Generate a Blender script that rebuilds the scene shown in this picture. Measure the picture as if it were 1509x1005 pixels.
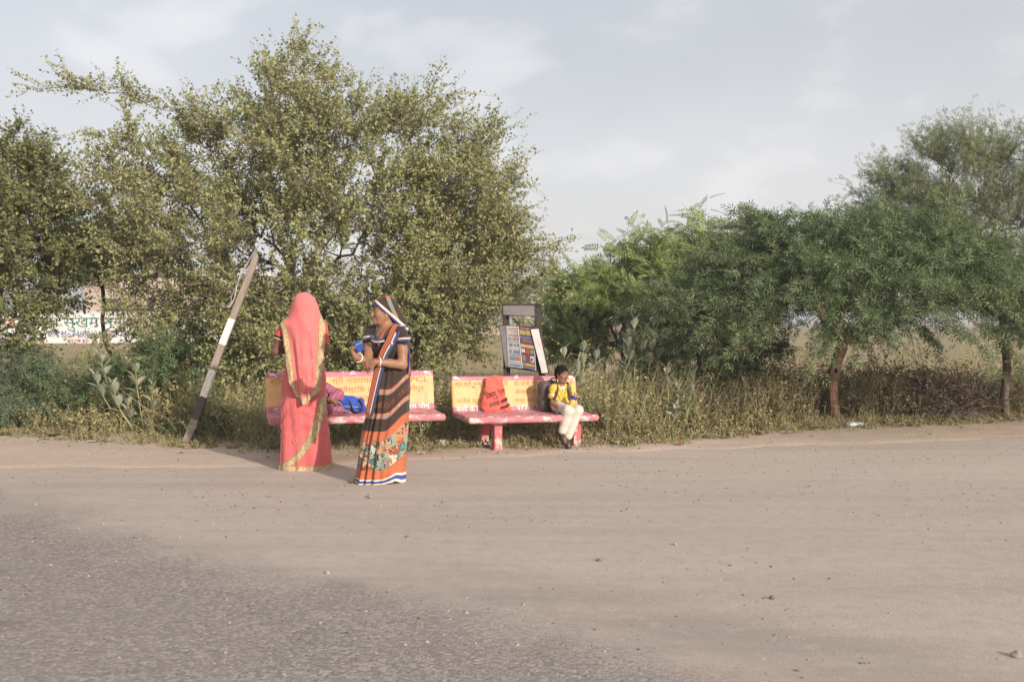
import bpy, math, random
import numpy as np
from mathutils import Vector, Matrix

for _o in list(bpy.data.objects):
    bpy.data.objects.remove(_o, do_unlink=True)
SC = bpy.context.scene
COL = SC.collection
R = math.radians

# ---------------------------------------------------------------- camera
cam = bpy.data.cameras.new('camera')
cam_o = bpy.data.objects.new('camera', cam)
COL.objects.link(cam_o)
cam_o.location = (0, 0, 1.36)
cam_o.rotation_euler = (R(90), 0, 0)
cam.lens = 35.0
cam.sensor_width = 36.0
cam.shift_y = -27.5 / 1509
cam.clip_start = 0.05
cam.clip_end = 6000
cam.dof.use_dof = True
cam.dof.focus_distance = 9.4
cam.dof.aperture_fstop = 5.0
SC.camera = cam_o

# ---------------------------------------------------------------- sun and sky
SUN_AZ = R(38)      # to the right of straight behind the camera
SUN_EL = R(18)
sun_dir = Vector((math.sin(SUN_AZ) * math.cos(SUN_EL), -math.cos(SUN_AZ) * math.cos(SUN_EL), math.sin(SUN_EL)))
sun = bpy.data.lights.new('sun', 'SUN')
sun.energy = 3.0
sun.angle = R(1.2)
sun.color = (1.0, 0.88, 0.76)
sun_o = bpy.data.objects.new('sun', sun)
COL.objects.link(sun_o)
sun_o.rotation_euler = sun_dir.to_track_quat('Z', 'Y').to_euler()
sun_o.location = (20, -20, 20)

SC.render.engine = 'CYCLES'
SC.view_settings.view_transform = 'Standard'
SC.view_settings.look = 'None'
SC.view_settings.gamma = 1.0
SC.view_settings.exposure = 0.80
SC.cycles.use_denoising = True
SC.cycles.max_bounces = 6
SC.cycles.transparent_max_bounces = 6
SC.cycles.diffuse_bounces = 3
SC.cycles.glossy_bounces = 2
SC.cycles.transmission_bounces = 4


# ---------------------------------------------------------------- node helper
class NT:
    def __init__(s, nt):
        s.nt = nt

    def n(s, t, out=0, **kw):
        nd = s.nt.nodes.new(t)
        for k, v in kw.items():
            if k in nd.bl_rna.properties and not k.startswith('i_'):
                setattr(nd, k, v)
                continue
            key = k[2:] if k.startswith('i_') else k
            if key.isdigit():
                sk = nd.inputs[int(key)]
            else:
                sk = nd.inputs[key.replace('_', ' ')]
            if isinstance(v, bpy.types.NodeSocket):
                s.nt.links.new(v, sk)
            elif isinstance(v, tuple) and len(v) == 3 and sk.type == 'RGBA':
                sk.default_value = (*v, 1)
            else:
                sk.default_value = v
        return nd if out is None else nd.outputs[out]

    def mix(s, f, a, b, blend='MIX'):
        nd = s.nt.nodes.new('ShaderNodeMix')
        nd.data_type = 'RGBA'
        nd.blend_type = blend
        for i, v in ((0, f), (6, a), (7, b)):
            if isinstance(v, bpy.types.NodeSocket):
                s.nt.links.new(v, nd.inputs[i])
            elif i == 0:
                nd.inputs[0].default_value = v
            else:
                nd.inputs[i].default_value = (*v, 1) if len(v) == 3 else v
        return nd.outputs[2]

    def m(s, op, a, b=0.0, c=0.0, clamp=False):
        nd = s.nt.nodes.new('ShaderNodeMath')
        nd.operation = op
        nd.use_clamp = clamp
        for i, v in enumerate((a, b, c)):
            if isinstance(v, bpy.types.NodeSocket):
                s.nt.links.new(v, nd.inputs[i])
            else:
                nd.inputs[i].default_value = v
        return nd.outputs[0]

    def ramp(s, f, stops, interp='LINEAR'):
        nd = s.nt.nodes.new('ShaderNodeValToRGB')
        cr = nd.color_ramp
        cr.interpolation = interp
        while len(cr.elements) < len(stops):
            cr.elements.new(0.5)
        for e, (p, c) in zip(cr.elements, stops):
            e.position = p
            e.color = (c, c, c, 1) if isinstance(c, (int, float)) else (*c, 1)
        s.nt.links.new(f, nd.inputs[0])
        return nd.outputs[0]

    def step(s, f, lo, hi):
        nd = s.nt.nodes.new('ShaderNodeMapRange')
        nd.clamp = True
        nd.interpolation_type = 'SMOOTHSTEP'
        s.nt.links.new(f, nd.inputs[0])
        nd.inputs[1].default_value = lo
        nd.inputs[2].default_value = hi
        return nd.outputs[0]

    def noise(s, vec, scale, detail=4.0, rough=0.55, dist=0.0, out=0):
        return s.n('ShaderNodeTexNoise', out, Vector=vec, Scale=scale, Detail=detail, Roughness=rough, Distortion=dist)

    def scale(s, vec, xyz):
        return s.n('ShaderNodeMapping', 0, Vector=vec, Scale=xyz)

    def obj(s):
        return s.n('ShaderNodeTexCoord', 3)

    def uv(s):
        return s.n('ShaderNodeTexCoord', 2)

    def world(s):
        return s.n('ShaderNodeNewGeometry', 0)

    def rnd(s):
        return s.n('ShaderNodeNewGeometry', 'Random Per Island')

    def sep(s, v):
        nd = s.n('ShaderNodeSeparateXYZ', None, Vector=v)
        return nd.outputs[0], nd.outputs[1], nd.outputs[2]


def new_mat(name):
    m = bpy.data.materials.new(name)
    m.use_nodes = True
    m.node_tree.nodes.clear()
    g = NT(m.node_tree)
    return m, g


def finish(m, g, color, rough=0.7, bump=None, bdist=0.01, bstr=0.6, spec=0.3, metal=0.0, sheen=0.0, sss=None, trans=0.0):
    kw = dict(Base_Color=color, Roughness=rough, Metallic=metal)
    kw['Specular IOR Level'] = spec
    if sheen:
        kw['Sheen Weight'] = sheen
    if sss:
        kw['Subsurface Weight'] = sss[0]
        kw['Subsurface Radius'] = sss[1]
        kw['Subsurface Scale'] = sss[2]
    nd = g.nt.nodes.new('ShaderNodeBsdfPrincipled')
    for k, v in kw.items():
        sk = nd.inputs[k.replace('_', ' ')]
        if isinstance(v, bpy.types.NodeSocket):
            g.nt.links.new(v, sk)
        elif isinstance(v, tuple) and sk.type == 'RGBA' and len(v) == 3:
            sk.default_value = (*v, 1)
        else:
            sk.default_value = v
    if bump is not None:
        b = g.n('ShaderNodeBump', 0, Height=bump, Distance=bdist, Strength=bstr)
        g.nt.links.new(b, nd.inputs['Normal'])
    sh = nd.outputs[0]
    if trans:
        t = g.n('ShaderNodeBsdfTranslucent', 0, Color=color)
        mx = g.n('ShaderNodeMixShader', 0, i_0=trans, i_1=sh, i_2=t)
        sh = mx
    out = g.nt.nodes.new('ShaderNodeOutputMaterial')
    g.nt.links.new(sh, out.inputs[0])
    return m


def plain(name, col, rough=0.7, var=0.12, sc=18.0, spec=0.3, bump=0.0, metal=0.0, col2=None, sheen=0.0, trans=0.0):
    """one material with a little mottling of its own"""
    m, g = new_mat(name)
    nz = g.noise(g.obj(), sc, 5.0, 0.6)
    c2 = col2 if col2 else tuple(max(0, c * (1 - var * 2)) for c in col)
    c = g.mix(g.ramp(nz, [(0.35, 0.0), (0.65, 1.0)]), col, c2)
    return finish(m, g, c, rough, nz if bump else None, 0.01, bump, spec, metal, sheen, trans=trans)


def leaf_mat(name, cols, trans=0.3, rough=0.5, spec=0.35):
    """cols: (position, colour) stops picked per leaf"""
    m, g = new_mat(name)
    c = g.ramp(g.rnd(), cols)
    nz = g.noise(g.world(), 1.3, 3.0)
    c = g.mix(g.m('MULTIPLY', nz, 0.35), c, g.mix(1.0, c, (0.75, 0.85, 0.7), 'MULTIPLY'))
    return finish(m, g, c, rough, spec=spec, trans=trans)


# ---------------------------------------------------------------- world
world = bpy.data.worlds.new('World')
SC.world = world
world.use_nodes = True
world.node_tree.nodes.clear()
wg = NT(world.node_tree)
sky = wg.n('ShaderNodeTexSky', None)
sky.sky_type = 'NISHITA'
sky.sun_disc = False
sky.sun_elevation = SUN_EL
sky.sun_rotation = math.pi - SUN_AZ
sky.altitude = 200
sky.air_density = 1.0
sky.dust_density = 4.5
sky.ozone_density = 1.0
_dir = wg.n('ShaderNodeTexCoord', 0)
_x, _y, _z = wg.sep(_dir)
_zz = wg.m('ADD', wg.m('MAXIMUM', _z, 0.0), 0.16)
_cv = wg.n('ShaderNodeMapping', 0, Vector=_dir, Location=(1.3, 0.35, 2.4), Scale=(6.2, 6.2, 12.0))
_n1 = wg.noise(_cv, 1.0, 9.0, 0.52, 0.15)
_cl = wg.ramp(_n1, [(0.53, 0.0), (0.60, 0.5), (0.74, 1.0)])
_veil = wg.ramp(wg.noise(_cv, 0.5, 4.0, 0.5), [(0.35, 0.0), (0.75, 1.0)])
_hs = wg.n('ShaderNodeHueSaturation', 0, Saturation=0.85, Value=0.94, Color=sky.outputs[0])
_hz = wg.n('ShaderNodeMapRange', 0, i_0=_z, i_1=0.0, i_2=0.34, i_3=0.78, i_4=0.42)
_sk = wg.mix(_hz, _hs, (6.75, 6.6, 6.65))
_sk = wg.mix(wg.m('MULTIPLY', _veil, 0.25), _sk, (7.6, 7.5, 7.6))
_sk = wg.mix(wg.m('MULTIPLY', _cl, 0.24), _sk, (9.2, 8.9, 8.6))
_bg = wg.n('ShaderNodeBackground', 0, Color=_sk, Strength=0.082)
_wo = world.node_tree.nodes.new('ShaderNodeOutputWorld')
world.node_tree.links.new(_bg, _wo.inputs[0])


# ---------------------------------------------------------------- mesh helpers
def mesh_np(name, V, faces, mats=None, midx=None, smooth=False, uv=None):
    """faces: list of int arrays (n,k). mats: materials. midx: per-face ints. uv: per-vertex (N,2)"""
    V = np.asarray(V, dtype=np.float32)
    faces = [np.asarray(f, dtype=np.int32) for f in faces if len(f)]
    me = bpy.data.meshes.new(name)
    nl = sum(f.size for f in faces)
    nf = sum(len(f) for f in faces)
    me.vertices.add(len(V))
    me.vertices.foreach_set('co', V.ravel())
    me.loops.add(nl)
    me.polygons.add(nf)
    li = np.concatenate([f.ravel() for f in faces])
    tot = np.concatenate([np.full(len(f), f.shape[1], dtype=np.int32) for f in faces])
    st = np.concatenate([[0], np.cumsum(tot)[:-1]]).astype(np.int32)
    me.loops.foreach_set('vertex_index', li)
    me.polygons.foreach_set('loop_start', st)
    me.polygons.foreach_set('loop_total', tot)
    if midx is not None:
        me.polygons.foreach_set('material_index', np.asarray(midx, dtype=np.int32))
    me.polygons.foreach_set('use_smooth', np.full(nf, bool(smooth)))
    if uv is not None:
        l = me.uv_layers.new(name='UVMap')
        l.data.foreach_set('uv', np.asarray(uv, dtype=np.float32)[li].ravel())
    for m in (mats or []):
        me.materials.append(m)
    me.update(calc_edges=True)
    me.validate()
    return me


def link(name, me, parent=None, loc=None, rot=None, kind=None):
    o = bpy.data.objects.new(name, me)
    COL.objects.link(o)
    if parent is not None:
        o.parent = parent
    if loc is not None:
        o.location = loc
    if rot is not None:
        o.rotation_euler = rot
    if kind:
        o['kind'] = kind
    return o


def tag(o, label, cat, group=None):
    o['label'] = label
    o['category'] = cat
    if group:
        o['group'] = group
    return o


def thing(name, label, cat, loc=(0, 0, 0), rz=0.0, group=None, rot=None):
    o = bpy.data.objects.new(name, None)
    COL.objects.link(o)
    o.empty_display_size = 0.1
    o.location = loc
    o.rotation_euler = rot if rot else (0, 0, rz)
    return tag(o, label, cat, group)


class MB:
    """collects boxes, tubes, lofts and sheets into one mesh"""
    def __init__(s):
        s.v = []; s.q = []; s.t = []; s.n = 0; s.qm = []; s.tm = []; s.uv = []

    def add(s, V, quads=(), tris=(), mi=0, uv=None):
        V = np.asarray(V, float).reshape(-1, 3)
        s.v.append(V)
        s.uv.append(np.zeros((len(V), 2)) if uv is None else np.asarray(uv, float).reshape(-1, 2))
        if len(quads):
            s.q.append(np.asarray(quads) + s.n); s.qm += [mi] * len(quads)
        if len(tris):
            s.t.append(np.asarray(tris) + s.n); s.tm += [mi] * len(tris)
        s.n += len(V)
        return s

    def box(s, c, size, rot=None, mi=0, taper=1.0):
        x, y, z = [d / 2 for d in size]
        V = np.array([[-x, -y, -z], [x, -y, -z], [x, y, -z], [-x, y, -z],
                      [-x * taper, -y * taper, z], [x * taper, -y * taper, z], [x * taper, y * taper, z], [-x * taper, y * taper, z]])
        if rot is not None:
            V = V @ np.array(rot.to_3x3()).T
        V = V + np.array(c)
        return s.add(V, [[0, 3, 2, 1], [4, 5, 6, 7], [0, 1, 5, 4], [1, 2, 6, 5], [2, 3, 7, 6], [3, 0, 4, 7]], mi=mi)

    def rings(s, Rg, mi=0, cap=True, closed=True, uv=None):
        """Rg: (n,k,3) rings lofted in order"""
        Rg = np.asarray(Rg, float)
        n, k = Rg.shape[:2]
        idx = np.arange(n * k).reshape(n, k)
        kk = k if closed else k - 1
        a = idx[:-1, :kk]; b = np.roll(idx, -1, 1)[:-1, :kk]
        c = np.roll(idx, -1, 1)[1:, :kk]; d = idx[1:, :kk]
        q = np.stack([a, b, c, d], -1).reshape(-1, 4)
        base = s.n
        s.add(Rg.reshape(-1, 3), q, mi=mi, uv=uv)
        if cap and closed:
            for ring, fl in ((Rg[0], True), (Rg[-1], False)):
                c0 = ring.mean(0)
                V = np.vstack([ring, c0[None]])
                t = [[(i + 1) % k, i, k] if fl else [i, (i + 1) % k, k] for i in range(k)]
                s.add(V, tris=t, mi=mi)
        return s

    def tube(s, pts, rad, k=8, mi=0, cap=True):
        P = np.asarray(pts, float)
        rad = np.broadcast_to(np.asarray(rad, float), (len(P),))
        T = np.gradient(P, axis=0)
        T /= np.linalg.norm(T, axis=1)[:, None] + 1e-12
        ref = np.array([0.0, 0, 1]) if abs(T[0][2]) < 0.9 else np.array([1.0, 0, 0])
        U = []
        u = np.cross(T[0], ref); u /= np.linalg.norm(u)
        for t in T:
            u = u - t * np.dot(u, t); u /= np.linalg.norm(u) + 1e-12
            U.append(u)
        U = np.array(U); W = np.cross(T, U)
        a = np.linspace(0, 2 * np.pi, k, endpoint=False)
        Rg = P[:, None] + rad[:, None, None] * (np.cos(a)[None, :, None] * U[:, None] + np.sin(a)[None, :, None] * W[:, None])
        return s.rings(Rg, mi, cap)

    def grid(s, G, mi=0, uv=None):
        return s.rings(G, mi, cap=False, closed=False, uv=uv)

    def slab(s, G, th, mi=0):
        """sheet of points (n,k,3) given thickness th along its mean normal"""
        G = np.asarray(G, float)
        du = np.gradient(G, axis=1); dv = np.gradient(G, axis=0)
        nr = np.cross(du, dv); nr /= np.linalg.norm(nr, axis=-1)[..., None] + 1e-12
        B = G - nr * th
        n, k = G.shape[:2]
        s.grid(G, mi)
        s.grid(B[:, ::-1], mi)
        for e0, e1 in ((G[0], B[0]), (B[-1], G[-1])):
            s.grid(np.stack([e1, e0]), mi)
        for e0, e1 in ((G[:, 0], B[:, 0]), (B[:, -1], G[:, -1])):
            s.grid(np.stack([e0, e1]), mi)
        return s

    def mesh(s, name, mats, smooth=False):
        f = []; mi = []
        if s.q:
            f.append(np.vstack(s.q)); mi += s.qm
        if s.t:
            f.append(np.vstack(s.t)); mi += s.tm
        return mesh_np(name, np.vstack(s.v), f, mats if isinstance(mats, list) else [mats], mi, smooth, np.vstack(s.uv))

    def build(s, name, mats, parent=None, smooth=False, loc=None, rot=None, kind=None, bevel=0.0):
        o = link(name, s.mesh(name, mats, smooth), parent, loc, rot, kind)
        if bevel:
            b = o.modifiers.new('bevel', 'BEVEL'); b.width = bevel; b.segments = 2
        return o


def _hash(ix, iy, iz):
    h = (ix * 374761393 + iy * 668265263 + iz * 2147483647 * 3 + 1013904223) & 0xFFFFFFFF
    h = ((h ^ (h >> 13)) * 1274126177) & 0xFFFFFFFF
    h = ((h ^ (h >> 16)) * 2246822519) & 0xFFFFFFFF
    return ((h ^ (h >> 15)) & 0xFFFFFF) / float(0xFFFFFF)


def vnoise(P, octaves=3, seed=0):
    """value noise 0..1 at points (...,3)"""
    P = np.asarray(P, float)
    if P.shape[-1] == 2:
        P = np.concatenate([P, np.zeros(P.shape[:-1] + (1,))], -1)
    tot = 0; amp = 1; s = 0
    for o in range(octaves):
        Q = P * 2 ** o + seed * 17.31 + o * 5.7
        I = np.floor(Q).astype(np.int64); F = Q - I
        F = F * F * (3 - 2 * F)
        r = 0
        for dx in (0, 1):
            for dy in (0, 1):
                for dz in (0, 1):
                    w = (F[..., 0] if dx else 1 - F[..., 0]) * (F[..., 1] if dy else 1 - F[..., 1]) * (F[..., 2] if dz else 1 - F[..., 2])
                    r = r + w * _hash(I[..., 0] + dx, I[..., 1] + dy, I[..., 2] + dz)
        tot = tot + r * amp; s += amp; amp *= 0.5
    return tot / s


def unit(a):
    return a / (np.linalg.norm(a, axis=-1, keepdims=True) + 1e-12)


class SDF:
    """smooth-union solid on a grid, meshed as one continuous surface"""
    def __init__(s, lo, hi, h):
        s.lo = np.array(lo, float); s.h = h
        s.dim = np.ceil((np.array(hi) - s.lo) / h).astype(int) + 1
        s.g = np.full(s.dim, 0.12, dtype=np.float32)

    def _put(s, fn, lo, hi, k, mode):
        m = k + 2 * s.h
        i0 = np.clip(np.floor((np.array(lo) - m - s.lo) / s.h).astype(int), 0, s.dim)
        i1 = np.clip(np.ceil((np.array(hi) + m - s.lo) / s.h).astype(int) + 1, 0, s.dim)
        if (i1 <= i0).any():
            return s
        ax = [s.lo[j] + s.h * np.arange(i0[j], i1[j]) for j in range(3)]
        P = np.stack(np.meshgrid(*ax, indexing='ij'), -1)
        d = fn(P)
        sl = tuple(slice(i0[j], i1[j]) for j in range(3))
        o = s.g[sl]
        if mode == 'add':
            t = np.clip(0.5 + 0.5 * (o - d) / k, 0, 1)
            s.g[sl] = o * (1 - t) + d * t - k * t * (1 - t)
        else:
            t = np.clip(0.5 - 0.5 * (o + d) / k, 0, 1)
            s.g[sl] = o * (1 - t) - d * t + k * t * (1 - t)
        return s

    def cone(s, a, b, ra, rb, k=0.02, mode='add'):
        a = np.array(a, float); b = np.array(b, float); ab = b - a; L = ab @ ab + 1e-12
        r = max(ra, rb)

        def fn(P):
            t = np.clip(((P - a) @ ab) / L, 0, 1)
            return np.linalg.norm(P - a - t[..., None] * ab, axis=-1) - (ra + (rb - ra) * t)
        return s._put(fn, np.minimum(a, b) - r, np.maximum(a, b) + r, k, mode)

    def chain(s, pts, rad, k=0.02):
        for i in range(len(pts) - 1):
            s.cone(pts[i], pts[i + 1], rad[i], rad[i + 1], k)
        return s

    def ell(s, c, r, k=0.02, rot=None, mode='add'):
        c = np.array(c, float); r = np.array(r, float)
        M = np.array(rot.to_3x3()) if rot is not None else np.eye(3)

        def fn(P):
            q = (P - c) @ M
            k0 = np.linalg.norm(q / r, axis=-1); k1 = np.linalg.norm(q / (r * r), axis=-1) + 1e-9
            return k0 * (k0 - 1) / k1
        R_ = np.full(3, r.max())
        return s._put(fn, c - R_, c + R_, k, mode)

    def rbox(s, c, half, rr, k=0.01, rot=None, mode='add'):
        c = np.array(c, float); hf = np.array(half, float) - rr
        M = np.array(rot.to_3x3()) if rot is not None else np.eye(3)

        def fn(P):
            q = np.abs((P - c) @ M) - hf
            return np.linalg.norm(np.maximum(q, 0), axis=-1) + np.minimum(q.max(-1), 0) - rr
        R_ = np.full(3, np.linalg.norm(np.array(half)))
        return s._put(fn, c - R_, c + R_, k, mode)

    def disp(s, amp, freq, seed=0):
        """cloth-like unevenness near the surface"""
        idx = np.argwhere(np.abs(s.g) < amp * 2 + s.h * 2)
        P = s.lo + idx * s.h
        s.g[tuple(idx.T)] += ((vnoise(P * freq, 2, seed) - 0.5) * 2 * amp).astype(np.float32)
        return s

    def wave(s, fn, band=0.03):
        idx = np.argwhere(np.abs(s.g) < band)
        P = s.lo + idx * s.h
        s.g[tuple(idx.T)] += fn(P).astype(np.float32)
        return s

    def arrays(s):
        g = s.g
        g[0] = g[-1] = 1; g[:, 0] = g[:, -1] = 1; g[:, :, 0] = g[:, :, -1] = 1
        ins = g < 0
        c = np.zeros(tuple(d - 1 for d in s.dim), dtype=np.int8)
        for dx in (0, 1):
            for dy in (0, 1):
                for dz in (0, 1):
                    c += ins[dx:s.dim[0] - 1 + dx, dy:s.dim[1] - 1 + dy, dz:s.dim[2] - 1 + dz]
        cells = np.argwhere((c > 0) & (c < 8))
        vid = np.full(c.shape, -1, dtype=np.int64)
        vid[tuple(cells.T)] = np.arange(len(cells))
        acc = np.zeros((len(cells), 3)); cnt = np.zeros(len(cells))
        cor = [(0, 0, 0), (1, 0, 0), (0, 1, 0), (1, 1, 0), (0, 0, 1), (1, 0, 1), (0, 1, 1), (1, 1, 1)]
        val = [g[cells[:, 0] + a, cells[:, 1] + b, cells[:, 2] + d].astype(float) for a, b, d in cor]
        for i in range(8):
            for j in range(i + 1, 8):
                df = np.array(cor[j]) - np.array(cor[i])
                if np.abs(df).sum() != 1:
                    continue
                a, b = val[i], val[j]
                x = (a < 0) != (b < 0)
                t = np.where(x, a / np.where(np.abs(a - b) < 1e-12, 1, a - b), 0)
                acc += np.where(x[:, None], np.array(cor[i]) + t[:, None] * df, 0)
                cnt += x
        V = s.lo + (cells + acc / cnt[:, None]) * s.h
        Q = []
        for ax in range(3):
            o1, o2 = (ax + 1) % 3, (ax + 2) % 3
            a = np.take(ins, range(s.dim[ax] - 1), ax); b = np.take(ins, range(1, s.dim[ax]), ax)
            e = np.argwhere(a != b)
            e = e[(e[:, o1] > 0) & (e[:, o2] > 0) & (e[:, o1] < s.dim[o1] - 1) & (e[:, o2] < s.dim[o2] - 1)]
            f = a[tuple(e.T)]

            def at(d1, d2):
                p = e.copy(); p[:, o1] += d1; p[:, o2] += d2
                return vid[tuple(p.T)]
            q = np.stack([at(-1, -1), at(0, -1), at(0, 0), at(-1, 0)], -1)
            q[~f] = q[~f][:, ::-1]
            Q.append(q)
        return V, np.vstack(Q)

    def build(s, name, mats, parent=None, region=None, loc=None, kind=None, smooth_it=1):
        V, Q = s.arrays()
        for _ in range(smooth_it):
            S = np.zeros_like(V); n = np.zeros(len(V))
            for i in range(4):
                a, b = Q[:, i], Q[:, (i + 1) % 4]
                np.add.at(S, a, V[b]); np.add.at(n, a, 1)
            V = V * 0.5 + 0.5 * S / np.maximum(n, 1)[:, None]
        mi = region(V[Q].mean(1)) if region else None
        me = mesh_np(name, V, [Q], mats if isinstance(mats, list) else [mats], mi, True)
        return link(name, me, parent, loc, None, kind)


def rotz(a):
    return Matrix.Rotation(a, 3, 'Z')


def smooth_path(pts, n):
    """Catmull-Rom through points, n samples"""
    P = np.asarray(pts, float)
    P = np.vstack([2 * P[0] - P[1], P, 2 * P[-1] - P[-2]])
    m = len(P) - 3
    t = np.linspace(0, m - 1e-9, n)
    i = t.astype(int); u = (t - i)[:, None]
    p0, p1, p2, p3 = P[i], P[i + 1], P[i + 2], P[i + 3]
    return 0.5 * ((2 * p1) + (p2 - p0) * u + (2 * p0 - 5 * p1 + 4 * p2 - p3) * u ** 2 + (3 * p1 - p0 - 3 * p2 + p3) * u ** 3)


def text_mesh(body, size, mat, width=None, depth=0.0012):
    """flat painted lettering as a mesh, origin at left baseline, in the XZ plane facing -Y"""
    cu = bpy.data.curves.new('lettering', 'FONT')
    cu.body = body
    cu.size = size
    cu.resolution_u = 3
    o = bpy.data.objects.new('lettering', cu)
    COL.objects.link(o)
    dg = bpy.context.evaluated_depsgraph_get()
    me = bpy.data.meshes.new_from_object(o.evaluated_get(dg))
    bpy.data.objects.remove(o)
    bpy.data.curves.remove(cu)
    n = len(me.vertices)
    V = np.zeros(n * 3); me.vertices.foreach_get('co', V); V = V.reshape(-1, 3)
    V[:, 0] -= V[:, 0].min()
    if width:
        V[:, 0] *= width / V[:, 0].max()
    W = np.stack([V[:, 0], np.zeros(n), V[:, 1]], 1)
    me.vertices.foreach_set('co', W.ravel())
    me.materials.clear(); me.materials.append(mat)
    me.update()
    return me
# ================================================================ ground, road
def pl(xs, ys):
    xs = np.array(xs); ys = np.array(ys)
    return lambda x: np.interp(x, xs, ys)


GRASS_EDGE = pl([-40, -15, -6.2, -4.78, -3.59, -2.36, -1.07, -.17, .78, 1.9, 4.07, 7.08, 15, 40],
                [20, 14.2, 12.1, 11.4, 10.9, 10.45, 10.3, 10.5, 10.78, 11.4, 12.7, 13.76, 16.5, 26])
ROAD_EDGE = pl([-80, -15, -4.66, -2.24, -.37, 1.76, 4.12, 5.9, 15, 80],
               [2, 7.4, 9.0, 9.25, 9.85, 10.45, 11.05, 11.5, 14, 30])


def sstep(x, a, b):
    t = np.clip((x - a) / (b - a), 0, 1)
    return t * t * (3 - 2 * t)


def ground_z(x, y):
    x = np.asarray(x, float); y = np.asarray(y, float)
    P = np.stack([x, y], -1)
    d = y - ROAD_EDGE(x) + (vnoise(P * 1.7, 3, 3) - 0.5) * 0.5
    z = -0.05 + 0.058 * sstep(d, -0.22, 0.3)
    near = np.clip((60 - np.hypot(x, y)) / 40, 0, 1)
    z = z + sstep(d, 0.0, 0.5) * (vnoise(P * 3.1, 3, 5) - 0.45) * 0.035 * near
    g = y - GRASS_EDGE(x)
    z = z + sstep(g, 0.0, 1.4) * 0.05 + sstep(g, 0.5, 3) * (vnoise(P * 0.5, 2, 8) - 0.5) * 0.16 * near
    return z


def axis(lo, a, b, hi, st, growth=1.16):
    mid = list(np.arange(a, b + 1e-6, st))
    s = st; up = [b]
    while up[-1] < hi:
        s *= growth; up.append(up[-1] + s)
    s = st; dn = [a]
    while dn[-1] > lo:
        s *= growth; dn.append(dn[-1] - s)
    return np.array(dn[:0:-1] + mid + up[1:])


def sheet(name, xs, ys, zf, mat, kind='structure'):
    X, Y = np.meshgrid(xs, ys, indexing='xy')
    Z = zf(X, Y)
    n, k = X.shape
    idx = np.arange(n * k).reshape(n, k)
    q = np.stack([idx[:-1, :-1], idx[:-1, 1:], idx[1:, 1:], idx[1:, :-1]], -1).reshape(-1, 4)
    me = mesh_np(name, np.stack([X, Y, Z], -1).reshape(-1, 3), [q], [mat], None, True)
    return link(name, me, kind=kind)


# --- earth: pinkish dirt by the road, dry field behind
m_ground, g = new_mat('dry_earth')
w = g.world()
x_, y_, z_ = g.sep(w)
n1 = g.noise(w, 0.09, 6.0, 0.6)
n2 = g.noise(w, 1.4, 7.0, 0.65)
n3 = g.noise(w, 22.0, 5.0, 0.7)
dirt = g.mix(g.ramp(n2, [(0.3, 0.0), (0.7, 1.0)]), (0.52, 0.415, 0.335), (0.59, 0.485, 0.40))
dirt = g.mix(g.ramp(n3, [(0.42, 0.0), (0.62, 0.55)]), dirt, (0.43, 0.335, 0.27))
field = g.mix(g.ramp(n1, [(0.40, 0.0), (0.60, 1.0)]), (0.36, 0.265, 0.15), (0.235, 0.215, 0.095))
field = g.mix(g.ramp(n2, [(0.35, 0.0), (0.7, 0.7)]), field, (0.40, 0.30, 0.185))
far = g.step(y_, 12.8, 16.0)
col = g.mix(far, dirt, field)
finish(m_ground, g, col, 0.95, n3, 0.02, 0.7, spec=0.1)
gx = axis(-2500, -9, 11, 2500, 0.13)
gy = axis(-600, 8.2, 16, 5000, 0.11)
ground = sheet('ground', gx, gy, ground_z, m_ground)

# --- road: worn asphalt under drifted dust
m_road, g = new_mat('dusty_asphalt')
w = g.world()
x_, y_, z_ = g.sep(w)
dl = g.m('ADD', g.m('MULTIPLY', g.m('ADD', x_, 3.73), -0.62), g.m('MULTIPLY', g.m('SUBTRACT', y_, 7.25), -0.785))
big = g.noise(w, 0.8, 7.0, 0.62)
fine = g.noise(w, 55.0, 4.0, 0.7)
str_ = g.noise(g.n('ShaderNodeMapping', 0, Vector=w, Rotation=(0, 0, R(-9)), Scale=(0.22, 2.6, 1)), 1.0, 6.0, 0.6)
str2 = g.noise(g.n('ShaderNodeMapping', 0, Vector=w, Rotation=(0, 0, R(38)), Scale=(0.25, 3.0, 1)), 1.0, 5.0, 0.6)
edge = g.m('ADD', dl, g.m('ADD', g.m('MULTIPLY', g.m('SUBTRACT', big, 0.5), 2.0), g.m('MULTIPLY', g.m('SUBTRACT', fine, 0.5), 1.3)))
asph = g.step(edge, -0.62, 0.30)
stones = g.n('ShaderNodeTexVoronoi', None, Vector=w, Scale=62.0, Randomness=1.0)
scol = g.ramp(g.sep(stones.outputs[1])[0], [(0.0, (0.12, 0.106, 0.10)), (0.4, (0.225, 0.20, 0.187)), (0.75, (0.36, 0.318, 0.287)), (1.0, (0.55, 0.49, 0.43))])
acol = g.mix(g.ramp(big, [(0.3, 0.45), (0.7, 0.72)]), scol, (0.285, 0.252, 0.23))
patch = g.ramp(g.noise(w, 1.9, 5.0, 0.6, 0.4), [(0.60, 0.0), (0.70, 0.5)])
acol = g.mix(patch, acol, (0.15, 0.13, 0.12))
dust = g.mix(g.ramp(str_, [(0.32, 0.0), (0.68, 1.0)]), (0.405, 0.344, 0.298), (0.485, 0.412, 0.352))
dust = g.mix(g.ramp(fine, [(0.35, 0.25), (0.62, 0.0)]), dust, (0.30, 0.255, 0.22))
track = g.m('MULTIPLY', g.m('MULTIPLY', g.step(dl, -1.15, -0.7), g.step(g.m('MULTIPLY', dl, -1.0), 0.2, 0.5)), g.ramp(str2, [(0.35, 0.1), (0.6, 0.85)]))
track = g.m('MULTIPLY', track, g.step(x_, -1.2, 0.3))
dust = g.mix(track, dust, (0.325, 0.28, 0.245))
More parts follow.
